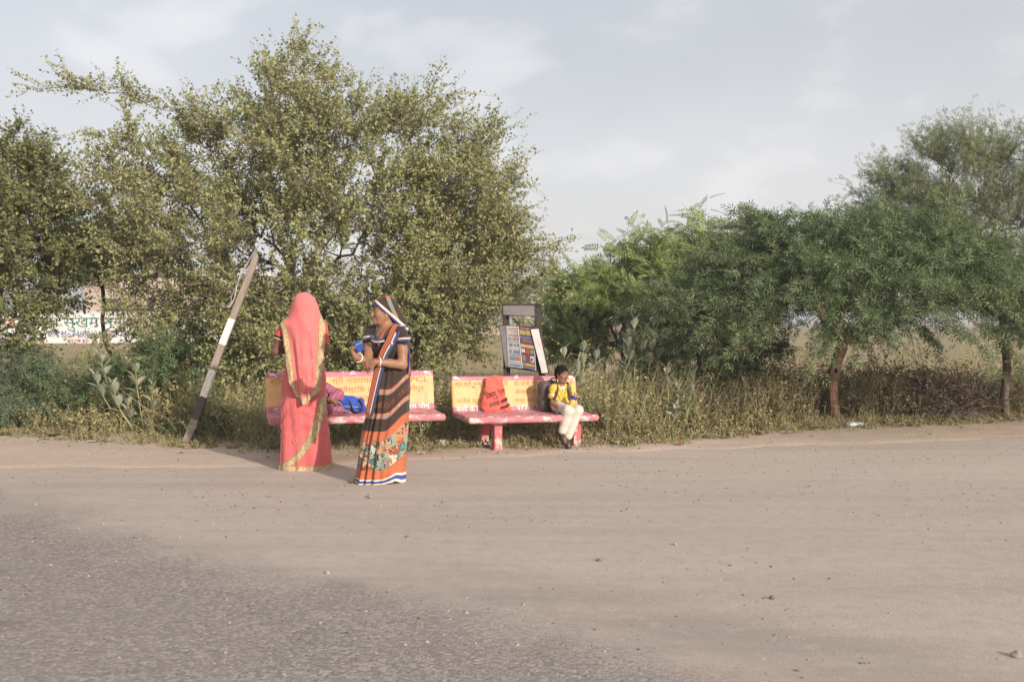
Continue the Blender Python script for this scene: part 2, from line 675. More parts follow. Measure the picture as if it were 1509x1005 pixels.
far_band = g.m('MULTIPLY', g.step(y_, 7.6, 8.4), g.ramp(str_, [(0.36, 0.35), (0.48, 0.0)]))
mott = g.noise(w, 9.0, 6.0, 0.72)
dust = g.mix(g.ramp(mott, [(0.36, 0.42), (0.5, 0.0)]), dust, (0.33, 0.28, 0.242))
dust = g.mix(g.ramp(mott, [(0.54, 0.0), (0.68, 0.4)]), dust, (0.52, 0.45, 0.39))
dust = g.mix(g.m('MULTIPLY', g.step(y_, 7.6, 9.8), 0.5), dust, (0.51, 0.43, 0.36))
dust = g.mix(far_band, dust, (0.36, 0.308, 0.268))
grit = g.noise(w, 120.0, 2.0, 0.6)
dust = g.mix(g.ramp(grit, [(0.60, 0.0), (0.72, 0.6)]), dust, (0.54, 0.47, 0.40))
dust = g.mix(g.ramp(grit, [(0.26, 0.7), (0.36, 0.0)]), dust, (0.11, 0.095, 0.085))
col = g.mix(asph, dust, acol)
hgt = g.m('ADD', g.m('MULTIPLY', stones.outputs[0], g.m('MULTIPLY', asph, -0.8)), g.m('ADD', g.m('MULTIPLY', fine, 0.9), g.m('MULTIPLY', str_, 0.35)))
finish(m_road, g, col, 0.9, hgt, 0.008, 0.5, spec=0.2)


def road_z(x, y):
    P = np.stack([x, y], -1)
    return (vnoise(P * 0.9, 3, 21) - 0.5) * 0.022 + (vnoise(P * 4.0, 2, 22) - 0.5) * 0.006


def road_sheet():
    xs = axis(-80, -7, 9, 80, 0.14, 1.2)
    ts = np.concatenate([np.linspace(0, 0.55, 12)[:-1], np.linspace(0.55, 1, 90)])
    X = np.repeat(xs[None], len(ts), 0)
    Y = -22 + (ROAD_EDGE(X) + 0.35 + 22) * ts[:, None]
    Z = road_z(X, Y)
    n, k = X.shape
    idx = np.arange(n * k).reshape(n, k)
    q = np.stack([idx[:-1, :-1], idx[:-1, 1:], idx[1:, 1:], idx[1:, :-1]], -1).reshape(-1, 4)
    link('road', mesh_np('road', np.stack([X, Y, Z], -1).reshape(-1, 3), [q], [m_road], None, True), kind='structure')


road_sheet()

# ================================================================ vegetation tools
rng = np.random.default_rng(7)


def frustums(A, B, ra, rb, k=5):
    """independent tapered segments -> verts, quads"""
    D = unit(B - A)
    ref = np.where(np.abs(D[:, 2:3]) < 0.9, np.array([[0, 0, 1.0]]), np.array([[1.0, 0, 0]]))
    U = unit(np.cross(D, ref)); W = np.cross(D, U)
    a = np.linspace(0, 2 * np.pi, k, endpoint=False)
    ring = np.cos(a)[None, :, None] * U[:, None] + np.sin(a)[None, :, None] * W[:, None]
    V = np.stack([A[:, None] + ring * np.asarray(ra)[:, None, None], B[:, None] + ring * np.asarray(rb)[:, None, None]], 1)
    n = len(A)
    base = (np.arange(n) * 2 * k)[:, None]
    i = np.arange(k)[None]; j = (np.arange(k)[None] + 1) % k
    q = np.stack([base + i, base + j, base + k + j, base + k + i], -1).reshape(-1, 4)
    return V.reshape(-1, 3), q


def place(tv, tf, pos, ax, nr, sc):
    """copies of a small template (x along ax, z along nr) -> verts, list of faces"""
    ax = unit(ax); b = unit(np.cross(nr, ax)); nr = np.cross(ax, b)
    sc = np.asarray(sc)
    if sc.ndim == 1:
        sc = np.repeat(sc[:, None], 3, 1)
    t = tv[None] * sc[:, None, :]
    V = pos[:, None] + t[..., 0:1] * ax[:, None] + t[..., 1:2] * b[:, None] + t[..., 2:3] * nr[:, None]
    n, m = V.shape[:2]
    F = [(f[None] + (np.arange(n) * m)[:, None, None]).reshape(-1, f.shape[1]) for f in tf]
    return V.reshape(-1, 3), F


OVAL = (np.array([[0, 0, 0], [.32, .30, .07], [.74, .25, .05], [1, 0, -.04], [.74, -.25, .05], [.32, -.30, .07]]),
        [np.array([[0, 3, 2, 1], [0, 5, 4, 3]])])
KITE = (np.array([[0, 0, 0], [.5, .33, .09], [1, 0, -.03], [.5, -.33, .09]]), [np.array([[0, 2, 1], [0, 3, 2]])])
LANCE = (np.array([[0, 0, 0], [.4, .16, .03], [1, 0, -.08], [.4, -.16, .03]]), [np.array([[0, 2, 1], [0, 3, 2]])])


def merge(parts):
    V = []; Q = []; T = []; n = 0
    for v, fs in parts:
        V.append(v)
        for f in fs:
            (Q if f.shape[1] == 4 else T).append(f + n)
        n += len(v)
    out = []
    if Q: out.append(np.vstack(Q))
    if T: out.append(np.vstack(T))
    return np.vstack(V), out


def pinnate(pairs=6, leaflet=0.26, w=0.085, droop=0.25):
    """neem-like leaf, length 1 along x"""
    P = []
    lv = LANCE[0] * np.array([leaflet, leaflet * w / .16 * 2, leaflet])
    for i in range(pairs):
        t = 0.22 + 0.75 * i / pairs
        for sg in (-1, 1):
            ang = sg * R(62 - 4 * i)
            c, s = math.cos(ang), math.sin(ang)
            v = lv.copy()
            v = np.stack([v[:, 0] * c - v[:, 1] * s, v[:, 0] * s + v[:, 1] * c, v[:, 2] - np.abs(v[:, 0]) * droop], 1)
            v += np.array([t, 0, -droop * t * t])
            P.append((v, LANCE[1]))
    v = lv + np.array([0.95, 0, -droop])
    P.append((v, LANCE[1]))
    st = np.array([[0, .006, 0], [0, -.006, 0], [1, -.004, -droop], [1, .004, -droop]])
    P.append((st, [np.array([[0, 1, 2, 3]])]))
    return merge(P)


def feathery(pairs=3, plen=.55, w=.15):
    """mesquite / acacia leaf: pairs of narrow pinnae along a short stalk"""
    P = []
    lv = np.array([[0, 0, 0], [.45, .5 * w, .02], [1, 0, -.12], [.45, -.5 * w, .02]])
    for i in range(pairs):
        t = 0.1 + 0.55 * i / pairs
        for sg in (-1, 1):
            ang = sg * R(60 - 10 * i)
            c, s = math.cos(ang), math.sin(ang)
            v = lv * np.array([plen, 1, plen])
            v = np.stack([v[:, 0] * c - v[:, 1] * s, v[:, 0] * s + v[:, 1] * c, v[:, 2]], 1) + np.array([t, 0, 0])
            P.append((v, LANCE[1]))
    P.append((lv * np.array([plen * .8, 1, plen]) + np.array([.55, 0, 0]), LANCE[1]))
    return merge(P)


FEATHER = feathery(2, .60, .125)
FEATHER_S = feathery(2, .6, .13)
NEEM = pinnate(6)


def skeleton(base, attract, wlen=0.3, seg=0.28, jit=0.03, seed=1, trunk=None):
    """connect attractor points into a branching skeleton rooted at base"""
    r = np.random.default_rng(seed)
    N = [np.array(b, float) for b in (trunk if trunk is not None else [base])]
    par = [-1] + list(range(len(N) - 1))
    ln = [0.0]
    for i in range(1, len(N)):
        ln.append(ln[-1] + np.linalg.norm(N[i] - N[i - 1]))
    arr = np.zeros((len(N) + len(attract) * 8, 3)); arr[:len(N)] = N
    lna = np.zeros(len(arr)); lna[:len(N)] = ln
    n = len(N)
    lo = max(0, n - 2)
    root = arr[n - 1].copy() if n > 1 else arr[0].copy()
    order = np.argsort(np.linalg.norm(attract - root, axis=1))
    for a in attract[order]:
        d = np.linalg.norm(arr[lo:n] - a, axis=1)
        c = d + wlen * lna[lo:n]
        i = int(np.argmin(c)) + lo
        L = d[i - lo]
        k = max(1, int(round(L / seg)))
        k = min(k, 7)
        p = i
        for j in range(1, k + 1):
            q = arr[i] + (a - arr[i]) * (j / k) + (r.normal(0, jit, 3) if j < k else 0)
            if j < k:
                q[2] += 0.12 * L * math.sin(math.pi * j / k) * 0.5
            arr[n] = q; lna[n] = lna[p] + np.linalg.norm(q - arr[p]); par.append(p); p = n; n += 1
            if n >= len(arr) - 1:
                break
        if n >= len(arr) - 9:
            break
    return arr[:n], np.array(par[:n])


def radii(par, tip=0.004, expo=0.46):
    cnt = np.zeros(len(par))
    ch = np.zeros(len(par), int)
    for i in range(len(par) - 1, 0, -1):
        if ch[i] == 0: cnt[i] += 1
        cnt[par[i]] += cnt[i]; ch[par[i]] += 1
    cnt[cnt == 0] = 1
    return tip * cnt ** expo, ch


def blobs_points(blobs, n, seed, hole=0.0, hfreq=0.9, shell=0.45):
    """sample points in a union of ellipsoids (cx,cy,cz,rx,ry,rz[,weight]) biased to the outer shell"""
    r = np.random.default_rng(seed)
    B = np.array([b[:6] for b in blobs], float)
    w = np.array([(b[6] if len(b) > 6 else 1.0) * (b[3] * b[4] * b[5]) ** 0.8 for b in blobs]); w /= w.sum()
    pick = r.choice(len(B), n * 2, p=w)
    d = unit(r.normal(size=(n * 2, 3)))
    rad = r.random(n * 2) ** shell
    P = B[pick, :3] + d * rad[:, None] * B[pick, 3:6]
    if hole:
        k = vnoise(P * hfreq, 2, seed + 3) > hole
        P = P[k]
    return P[:n]


def twig_set(start, dirs, length, droop, K=5, wig=0.05, seed=0):
    r = np.random.default_rng(seed)
    T = len(start)
    t = np.linspace(0, 1, K)[None, :, None]
    L = np.asarray(length)[:, None, None]
    d2 = unit(r.normal(size=(T, 3)))
    P = start[:, None] + dirs[:, None] * t * L + d2[:, None] * L * 0.22 * t * t
    P = P + r.normal(0, 1, (T, K, 3)) * wig * L * (t > 0)
    P[..., 2] -= (droop * L[..., 0] * (t[..., 0] ** 2))
    return P


def leaves_on(P, per, seed, template, size, tilt=0.6, up=0.6, t0=0.12, spread=0.9, sun=0.0):
    """leaves along twigs P (T,K,3)"""
    r = np.random.default_rng(seed)
    T, K = P.shape[:2]
    t = t0 + (1 - t0) * (np.arange(per)[None] + r.random((T, per))) / per
    f = np.clip(t * (K - 1), 0, K - 1 - 1e-6); i = f.astype(int); u = (f - i)[..., None]
    ti = np.arange(T)[:, None]
    pos = P[ti, i] * (1 - u) + P[ti, i + 1] * u
    tan = unit(P[ti, i + 1] - P[ti, i])
    side = unit(np.cross(tan, unit(r.normal(size=tan.shape))))
    ax = unit(tan * (1 - spread * 0.6) + side * spread + r.normal(0, 0.25, tan.shape) - np.array([0, 0, 1]) * tilt * 0.3)
    nr = unit(np.array([0, 0, 1.0]) * up + np.array(sun_dir) * sun + r.normal(0, 0.55, tan.shape))
    s = size * (0.65 + 0.6 * r.random(T * per))
    return place(template[0], template[1], pos.reshape(-1, 3), ax.reshape(-1, 3), nr.reshape(-1, 3), s)


def make_tree(name, label, base, trunk, attract, bark, leafm, tpl, size, per, twigs, tlen, droop,
              out_c, seed, cat='tree', up=0.35, tip=0.0045, expo=0.46, wlen=0.3, group=None, twig_r=0.0028,
              min_r=None, extra_twig=None, lup=0.35, tilt=0.6, jit=0.03, outward=0.7, spread=0.9, seg=0.28, wig=0.05, sunb=0.75, twigm=None, dn=0.5):
    base = np.array(base, float)
    root = thing(name, label, cat, tuple(base), group=group)
    r = np.random.default_rng(seed)
    N, par = skeleton(base, attract, wlen, seg, jit, seed, trunk)
    rad, ch = radii(par, tip, expo)
    i = np.arange(1, len(N))
    parts = []
    big = rad[i] > 0.018
    for sel, k in ((big, 9), (~big, 5)):
        e = i[sel]
        if len(e):
            A = N[par[e]]; B = N[e]
            parts.append(frustums(A - unit(B - A) * rad[e][:, None] * 0.6, B + unit(B - A) * rad[e][:, None] * 0.5, rad[par[e]] * 0.35 + rad[e] * 0.65, rad[e], k))
    V, F = merge([(v, [q]) for v, q in parts])
    link('trunk', mesh_np('trunk', V - base, F, [bark], None, True), root)
    cand = i[rad[i] < (min_r if min_r else tip * 3.2)]
    pick = r.choice(cand, twigs)
    st = N[pick] + r.normal(0, 0.03, (twigs, 3))
    par_d = unit(N[pick] - N[par[pick]])
    d = unit(par_d * 0.8 + unit(st - np.array(out_c)) * outward + np.array([0, 0, 1]) * up + r.normal(0, dn, (twigs, 3)))
    TW = twig_set(st, d, tlen * (0.55 + 0.9 * r.random(twigs)), droop, 5, wig, seed + 1)
    if extra_twig is not None:
        TW = np.concatenate([TW, extra_twig])
    gz = 0.03
    TW[..., 2] = np.maximum(TW[..., 2], gz)
    T3 = TW[:, ::2]
    A = T3[:, :-1].reshape(-1, 3); B = T3[:, 1:].reshape(-1, 3)
    tp = np.tile(np.linspace(1, 0.35, 3), (len(TW), 1)) * twig_r
    v, q = frustums(A, B, tp[:, :-1].ravel(), tp[:, 1:].ravel(), 3)
    link('twigs', mesh_np('twigs', v - base, [q], [twigm or bark], None, True), root, kind='stuff')
    V, F = leaves_on(TW, per, seed + 2, tpl, size, up=lup, tilt=tilt, spread=spread, sun=sunb)
    link('crown', mesh_np('crown', V - base, F, [leafm], None, False), root, kind='stuff')
    return root
# ================================================================ trees
m_bark, g = new_mat('grey_bark')
w = g.obj()
b1 = g.noise(g.scale(w, (9, 9, 2.0)), 3.0, 6.0, 0.65)
c = g.mix(g.ramp(b1, [(0.3, 0.0), (0.7, 1.0)]), (0.075, 0.055, 0.042), (0.20, 0.155, 0.12))
finish(m_bark, g, c, 0.9, b1, 0.02, 0.9, spec=0.15)
m_bark_red, g = new_mat('brown_bark')
w = g.obj()
b1 = g.noise(g.scale(w, (14, 14, 2.2)), 3.0, 6.0, 0.7)
c = g.mix(g.ramp(b1, [(0.32, 0.0), (0.68, 1.0)]), (0.10, 0.058, 0.04), (0.29, 0.18, 0.125))
finish(m_bark_red, g, c, 0.9, b1, 0.03, 1.0, spec=0.15)

m_red_twig = plain('reddish_twig', (.26, .16, .125), .85, .2, 30)
m_ziz = leaf_mat('jujube_leaf', [(0.0, (0.157, 0.175, 0.072)), (0.35, (0.273, 0.294, 0.126)), (0.7, (0.387, 0.397, 0.187)), (0.93, (0.450, 0.450, 0.249)), (1.0, (0.450, 0.450, 0.201))], 0.4)
m_ziz_dark = leaf_mat('jujube_leaf_green', [(0.0, (0.106, 0.126, 0.052)), (0.5, (0.209, 0.231, 0.097)), (0.9, (0.320, 0.325, 0.144)), (1.0, (0.450, 0.384, 0.159))], 0.4)
m_mesq = leaf_mat('mesquite_leaf', [(0.0, (0.102, 0.150, 0.075)), (0.5, (0.159, 0.223, 0.109)), (0.9, (0.240, 0.316, 0.148)), (1.0, (0.366, 0.378, 0.183))], 0.4)
m_mesq_blue = leaf_mat('bluish_mesquite_leaf', [(0.0, (0.116, 0.156, 0.093)), (0.6, (0.170, 0.224, 0.134)), (1.0, (0.263, 0.322, 0.184))], 0.4)
m_neem = leaf_mat('neem_leaf', [(0.0, (0.158, 0.214, 0.069)), (0.5, (0.257, 0.330, 0.112)), (0.9, (0.385, 0.450, 0.166)), (1.0, (0.450, 0.450, 0.216))], 0.4, rough=0.42)
m_acac = leaf_mat('acacia_leaf', [(0.0, (0.165, 0.211, 0.114)), (0.5, (0.258, 0.311, 0.167)), (0.94, (0.372, 0.412, 0.213)), (0.97, (0.450, 0.450, 0.213)), (1.0, (0.450, 0.450, 0.234))], 0.4)


def line_pts(a, b, n, sag=0.0, seed=0, j=0.05):
    r = np.random.default_rng(seed)
    t = np.linspace(0, 1, n)[:, None]
    P = np.array(a) * (1 - t) + np.array(b) * t
    P[:, 2] += sag * np.sin(np.pi * t[:, 0])
    return P + r.normal(0, j, (n, 3))


# --- the big jujube behind the benches (y about 13.4)
TY = 13.4
zb = [(-2.95, TY, 2.75, 2.45, 1.7, 1.55), (-3.25, TY, 3.95, 1.35, 1.1, 0.95), (-1.5, TY - .1, 3.15, 1.35, 1.3, 1.15),
      (-.95, TY, 2.1, 1.25, 1.2, .95), (-4.55, TY, 3.0, 1.05, 1.1, 1.3), (-4.3, TY - .1, 1.5, 1.15, 1.1, .95),
      (-2.0, TY - .3, 1.2, 1.6, 1.0, .8), (-3.1, TY - .5, 1.1, 1.5, .9, .85), (-1.1, TY - .3, 1.35, 1.0, .8, .6), (-.75, TY, 2.95, .75, .8, .8),
      (-2.95, TY, 4.55, .36, .35, .35, .8), (-.4, TY, 1.8, .8, .8, .7), (-.35, TY, 2.5, .6, .7, .6)]
za = blobs_points(zb, 960, 11, 0.38, 1.1)
za = np.vstack([za, line_pts((-4.7, TY, 4.2), (-5.95, TY - .3, 4.42), 9, 0.12, 1),
                line_pts((-3.1, TY, 4.5), (-2.85, TY - .1, 4.98), 6, 0.0, 2),
                
                line_pts((-1.7, TY, 4.0), (-.95, TY, 4.45), 5, 0.0, 4), line_pts((-.9, TY, 3.4), (-.05, TY - .1, 3.05), 6, 0.1, 5),
                line_pts((-.6, TY, 2.6), (.35, TY, 2.25), 6, 0.1, 6), line_pts((-.5, TY, 3.6), (-.25, TY, 3.9), 4, 0, 7)])
za = za[za[:, 2] > 0.3]
btr = [(-2.7, TY + .1, -.06), (-2.68, TY + .08, .25), (-2.72, TY + .05, .55), (-2.66, TY, .85)]
make_tree('jujube_tree', 'largest olive green tree with small leaves, spreading behind the two benches', (-2.7, TY + .1, 0),
          btr, za, m_bark, m_ziz, KITE, 0.046, 19, 8700, 0.44, 0.16, (-2.7, TY, 1.7), 21, up=0.28, tip=0.0048, wlen=0.22, expo=.40, wig=0.06, twigm=m_red_twig)

# --- dark tree cut off by the left border
LY = 13.9
lb = [(-7.3, LY, 2.4, 1.35, 1.5, 1.6), (-6.75, LY, 2.95, .85, 1.0, 1.05), (-7.6, LY, 3.4, 1.1, 1.1, .9), (-6.3, LY - .2, 2.4, .75, .8, .75),
      (-7.1, LY - .6, 1.5, .9, .8, .8)]
la = blobs_points(lb, 420, 31, 0.33, 1.2)
la = la[la[:, 2] > 0.35]
make_tree('jujube_tree', 'dark green tree cut off by the left border, beside the painted white wall', (-7.4, LY, 0),
          [(-7.4, LY, -.06), (-7.38, LY, .35), (-7.3, LY, .8), (-7.25, LY, 1.2)], la, m_bark, m_ziz_dark, KITE, 0.051, 17, 4400, 0.42, 0.15,
          (-7.2, LY, 1.8), 33, up=0.2, tip=0.005, wlen=0.25)

# --- umbrella-shaped mesquite on the right
MY = 13.7
mt = [(4.42, MY, -.06), (4.42, MY - .02, .22), (4.39, MY - .03, .48), (4.43, MY - .03, .72), (4.47, MY - .03, .86), (4.53, MY - .02, 1.0)]
ur = np.random.default_rng(41)
ua = ur.random(470) * 2 * np.pi; uq = np.sqrt(ur.random(470)); un = ur.normal(0, .10, 470)
ux = 4.85 + 2.55 * uq * np.cos(ua); uy = MY + 1.75 * uq * np.sin(ua)
ma = np.stack([ux, uy, 2.42 - (1.0 + .22 * np.clip(np.cos(ua), 0, 1)) * uq ** 2.4 + un - .35 * (ur.random(470) < .25) * (1 - uq)], 1)
ma = ma[vnoise(ma * 1.1, 2, 44) > .27]
ma = np.vstack([ma, line_pts((4.2, MY, 2.25), (3.3, MY - .2, 2.6), 6, 0.1, 9, 0.03), line_pts((4.58, MY, 1.1), (5.05, MY - .1, 1.75), 5, 0.0, 12, 0.02),
                line_pts((4.48, MY, 1.1), (4.1, MY + .1, 1.7), 4, 0, 13, 0.02)])
make_tree('mesquite_tree', 'low umbrella-shaped green mesquite with drooping feathery branches over a forked brown trunk', (4.42, MY, 0),
          mt, ma, m_bark_red, m_mesq, FEATHER, 0.128, 16, 2350, 0.72, 0.50, (4.85, MY, .9), 43, dn=.22, lup=.9, sunb=.55, up=0.0, tip=0.0062, expo=0.47, wlen=0.45, jit=0.02,
          min_r=0.02, tilt=0.2, twig_r=0.004, outward=1.5, spread=0.75)

# --- airy acacia behind it at the right border
AY = 15.2
at_ = [(6.95, 14.0, -.06), (6.93, 14.02, .3), (7.0, 14.08, .7), (7.08, 14.3, 1.2), (7.3, AY - .3, 1.75)]
ab = [(7.2, AY, 3.3, 1.25, 1.2, .95), (6.3, AY, 2.95, .95, 1.0, .8), (8.1, AY, 3.5, 1.2, 1.1, .95), (7.5, AY, 2.5, 1.5, 1.2, .55), (6.15, AY, 3.25, .45, .45, .45),
      (7.0, AY, 3.85, .6, .6, .4)]
aa = blobs_points(ab, 480, 51, 0.34, 1.3, 0.4)
make_tree('acacia_tree', 'airy grey-green acacia at the right border with a dark bent trunk', (6.95, 14.0, 0), at_, aa, m_bark, m_acac, FEATHER_S, 0.085, 8, 2700,
          0.42, 0.02, (7.4, AY, 1.6), 53, up=0.6, tip=0.0052, expo=0.47, wlen=0.2, twig_r=0.003, outward=0.9, spread=0.7)

# --- neem saplings in the middle distance
NY = 17.6


def neem(label, x, y, tops, blobs, seed, n, tw):
    a = blobs_points(blobs, n, seed, 0.25, 1.0)
    for i, (tx, tz) in enumerate(tops):
        a = np.vstack([a, line_pts((tx * .7 + x * .3, y, tz - .8), (tx, y, tz), 4, 0, seed + i, 0.03)])
    tr = [(x, y, -.06), (x + .05, y, .4), (x + .02, y, .8)]
    return make_tree('neem_tree', label, (x, y, 0), tr, a, m_bark_red, m_neem, NEEM, 0.30, 5, tw, 0.34, 0.05, (x, y, 1.2), seed + 1,
                     up=0.45, tip=0.007, wlen=0.25, tilt=0.5, twig_r=0.004, outward=0.9, spread=0.8, group='neem trees behind the benches')


neem('bright green neem tree with feathery tips, directly right of the newspaper stand', 1.95, NY,
     [(1.15, 2.0), (2.15, 2.75), (2.6, 2.85)], [(1.35, NY, 1.45, .72, .8, .75), (2.15, NY, 1.95, .72, .8, .78), (2.55, NY, 2.1, .5, .6, .65), (.98, NY, 1.2, .4, .5, .5), (1.9, NY, 1.2, .8, .6, .6)], 61, 170, 720)
neem('neem tree with two pointed tips rising behind the mesquite', 3.35, NY + .4,
     [(3.45, 3.05), (4.15, 3.1), (3.0, 2.7)], [(3.3, NY + .4, 2.0, .75, .8, .8), (4.1, NY + .4, 2.2, .6, .7, .65), (3.4, NY + .4, 2.6, .3, .3, .4), (2.95, NY + .3, 1.5, .6, .6, .6)], 71, 140, 560)

# --- bluish mesquite bushes
def mesq_bush(label, x, y, blobs, seed, n, tw, leafm=None, size=0.12, per=9, tl=0.45):
    a = blobs_points(blobs, n, seed, 0.2, 1.2)
    a = a[a[:, 2] > 0.12]
    tr = [(x, y, -.05), (x + .02, y, .2), (x, y, .4)]
    return make_tree('mesquite_bush', label, (x, y, 0), tr, a, m_bark, leafm or m_mesq_blue, FEATHER_S, size, per, tw, tl, 0.35, (x, y, .5), seed + 1, cat='bush',
                     up=0.3, tip=0.0055, wlen=0.25, twig_r=0.003, spread=0.8, group='mesquite bushes along the verge')


mesq_bush('bluish green mesquite bush showing between the left tree and the largest tree', -6.0, 14.9,
          [(-6.05, 14.9, 2.25, .75, .6, .45)], 81, 90, 520)
mesq_bush('bluish mesquite bush at the left border, low beside the verge grass', -6.75, 12.9,
          [(-6.75, 12.9, .55, .65, .5, .5), (-6.3, 12.9, .35, .4, .4, .3)], 84, 60, 420)
mesq_bush('wide dark mesquite thicket in front of the painted wall, left of the striped post', -4.9, 13.0,
          [(-5.1, 13.0, .42, .9, .55, .38), (-4.2, 12.9, .55, .8, .55, .55), (-3.6, 12.7, .5, .6, .5, .5)], 87, 130, 950, m_mesq, 0.11, 9, 0.4)
mesq_bush('small green bush at the foot of the striped post', -3.55, 11.75,
          [(-3.5, 11.7, .16, .36, .28, .2), (-3.2, 11.75, .12, .25, .2, .15)], 90, 30, 170, m_mesq, 0.09, 8, 0.25)
mesq_bush('dark mesquite bush in the shade left of the forked trunk', 3.1, 15.2,
          [(3.0, 15.2, .8, .9, .6, .7), (2.3, 15.2, .9, .6, .5, .6), (3.6, 15.2, .6, .7, .5, .5)], 93, 90, 560, m_mesq, 0.12, 9, 0.4)


# --- jujube bushes under the big tree, hiding its stems
def jujube_bush(label, x, y, blobs, seed, n, tw):
    a = blobs_points(blobs, n, seed, 0.25, 1.2)
    a = a[a[:, 2] > 0.15]
    return make_tree('jujube_bush', label, (x, y, 0), [(x, y, -.05), (x + .03, y, .2), (x, y, .4)], a, m_bark, m_ziz, KITE, 0.049, 16, tw, 0.36, 0.15, (x, y, .5), seed + 1, cat='bush',
                     up=0.3, tip=0.0042, expo=.42, wlen=0.22, twigm=m_red_twig, group='jujube bushes under the largest tree')


jujube_bush('olive jujube bush directly behind the brown sari woman', -1.75, 12.5, [(-1.75, 12.5, .95, .8, .5, .75), (-1.3, 12.6, 1.5, .6, .5, .6)], 301, 120, 1000)
jujube_bush('olive jujube bush directly behind the pink sari woman', -3.0, 12.7, [(-3.0, 12.7, .95, .85, .5, .8), (-2.5, 12.7, 1.45, .7, .5, .6)], 304, 130, 1100)
# ================================================================ verge growth
m_straw = leaf_mat('dry_straw', [(0.0, (0.319, 0.235, 0.111)), (0.4, (0.425, 0.392, 0.194)), (0.8, (0.425, 0.418, 0.297)), (1.0, (0.350, 0.345, 0.133))], 0.25, 0.7, 0.2)
m_grass = leaf_mat('verge_grass', [(0.0, (0.203, 0.188, 0.079)), (0.45, (0.371, 0.293, 0.135)), (0.75, (0.450, 0.444, 0.228)), (1.0, (0.450, 0.450, 0.327))], 0.3, 0.6, 0.25)
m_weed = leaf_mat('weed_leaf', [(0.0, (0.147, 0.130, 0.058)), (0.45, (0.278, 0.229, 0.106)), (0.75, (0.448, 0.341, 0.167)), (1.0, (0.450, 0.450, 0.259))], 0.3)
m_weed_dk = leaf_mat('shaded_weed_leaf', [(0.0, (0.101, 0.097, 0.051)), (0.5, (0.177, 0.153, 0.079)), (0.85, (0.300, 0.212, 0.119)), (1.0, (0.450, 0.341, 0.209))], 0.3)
m_cover = leaf_mat('creeper_leaf', [(0.0, (0.153, 0.139, 0.066)), (0.4, (0.248, 0.215, 0.110)), (0.75, (0.354, 0.284, 0.160)), (1.0, (0.450, 0.371, 0.220))], 0.3, 0.7, 0.2)
m_twig_dead = plain('dead_twig', (0.17, 0.125, 0.095), 0.9, 0.2, 30)
BLADE = (np.array([[0, .5, 0], [0, -.5, 0], [.4, -.42, .05], [.4, .42, .05], [.75, -.26, .0], [.75, .26, .0], [1, 0, -.12]]),
         [np.array([[0, 1, 2, 3], [3, 2, 4, 5]]), np.array([[5, 4, 6]])])


def gz(P):
    return ground_z(P[:, 0], P[:, 1])


def blades(name, label, x, y, h, width, lean, mat, seed):
    r = np.random.default_rng(seed)
    n = len(x)
    P = np.stack([x, y, ground_z(x, y) - 0.01], 1)
    a = r.random(n) * 2 * np.pi
    ln = lean * r.random(n)
    d = np.stack([np.cos(a) * ln, np.sin(a) * ln, np.ones(n)], 1)
    nr = np.stack([np.cos(a), np.sin(a), -ln], 1)
    sc = np.stack([h, np.full(n, width) * (0.6 + 0.8 * r.random(n)), h * 1.8], 1)
    V, F = place(BLADE[0], BLADE[1], P, d, nr, sc)
    o = link(name, mesh_np(name, V, F, [mat], None, False), kind='stuff')
    o['label'] = label
    return o


def in_clear(x, y):
    """keep the ground under benches and feet fairly open"""
    return (np.abs(x + 0.2) < 2.6) & (y < 10.95)


r0 = np.random.default_rng(101)
n = 36000
x = r0.uniform(-8.5, 10.5, n)
off = np.abs(r0.normal(0, 0.75, n)) - 0.2
y = GRASS_EDGE(x) + off + (vnoise(np.stack([x, x * 0], 1) * 1.5, 3, 4) - 0.5) * 0.9
keep = vnoise(np.stack([x, y], 1) * 3.3, 3, 6) + 0.30 * np.clip(off, -.3, .8) > 0.50
keep &= ~(in_clear(x, y) & (r0.random(n) < 0.3))
x, y, off = x[keep], y[keep], off[keep]
blades('verge_grass', 'short olive and straw coloured grass along the edge of the dirt', x, y, (0.035 + 0.12 * r0.random(len(x)) ** 1.6) * (0.55 + 0.7 * np.clip(off + .15, 0, 1.2)), 0.0055, 2.0, m_grass, 102)

n = 15000
x = r0.uniform(-9, 12, n)
y = GRASS_EDGE(x) + 0.9 + 3.6 * r0.random(n) ** 1.2
k = vnoise(np.stack([x, y], 1) * 1.6, 2, 16) > 0.5
x, y = x[k], y[k]
blades('tall_dry_grass', 'tall dry grass standing among the weeds behind the verge', x, y, 0.18 + 0.42 * r0.random(len(x)), 0.006, 0.6, m_straw, 103)

n = 15000
d_ = 15 + 95 * r0.random(n) ** 1.7
a_ = r0.uniform(-0.62, 0.62, n)
x = d_ * np.tan(a_); y = d_
k = (vnoise(np.stack([x, y], 1) * 0.25, 3, 26) > 0.42)
x, y, d_ = x[k], y[k], d_[k]
blades('field_grass', 'thin dry grass scattered over the flat field', x, y, (0.10 + 0.22 * r0.random(len(x))), 0.012, 0.9, m_straw, 104)


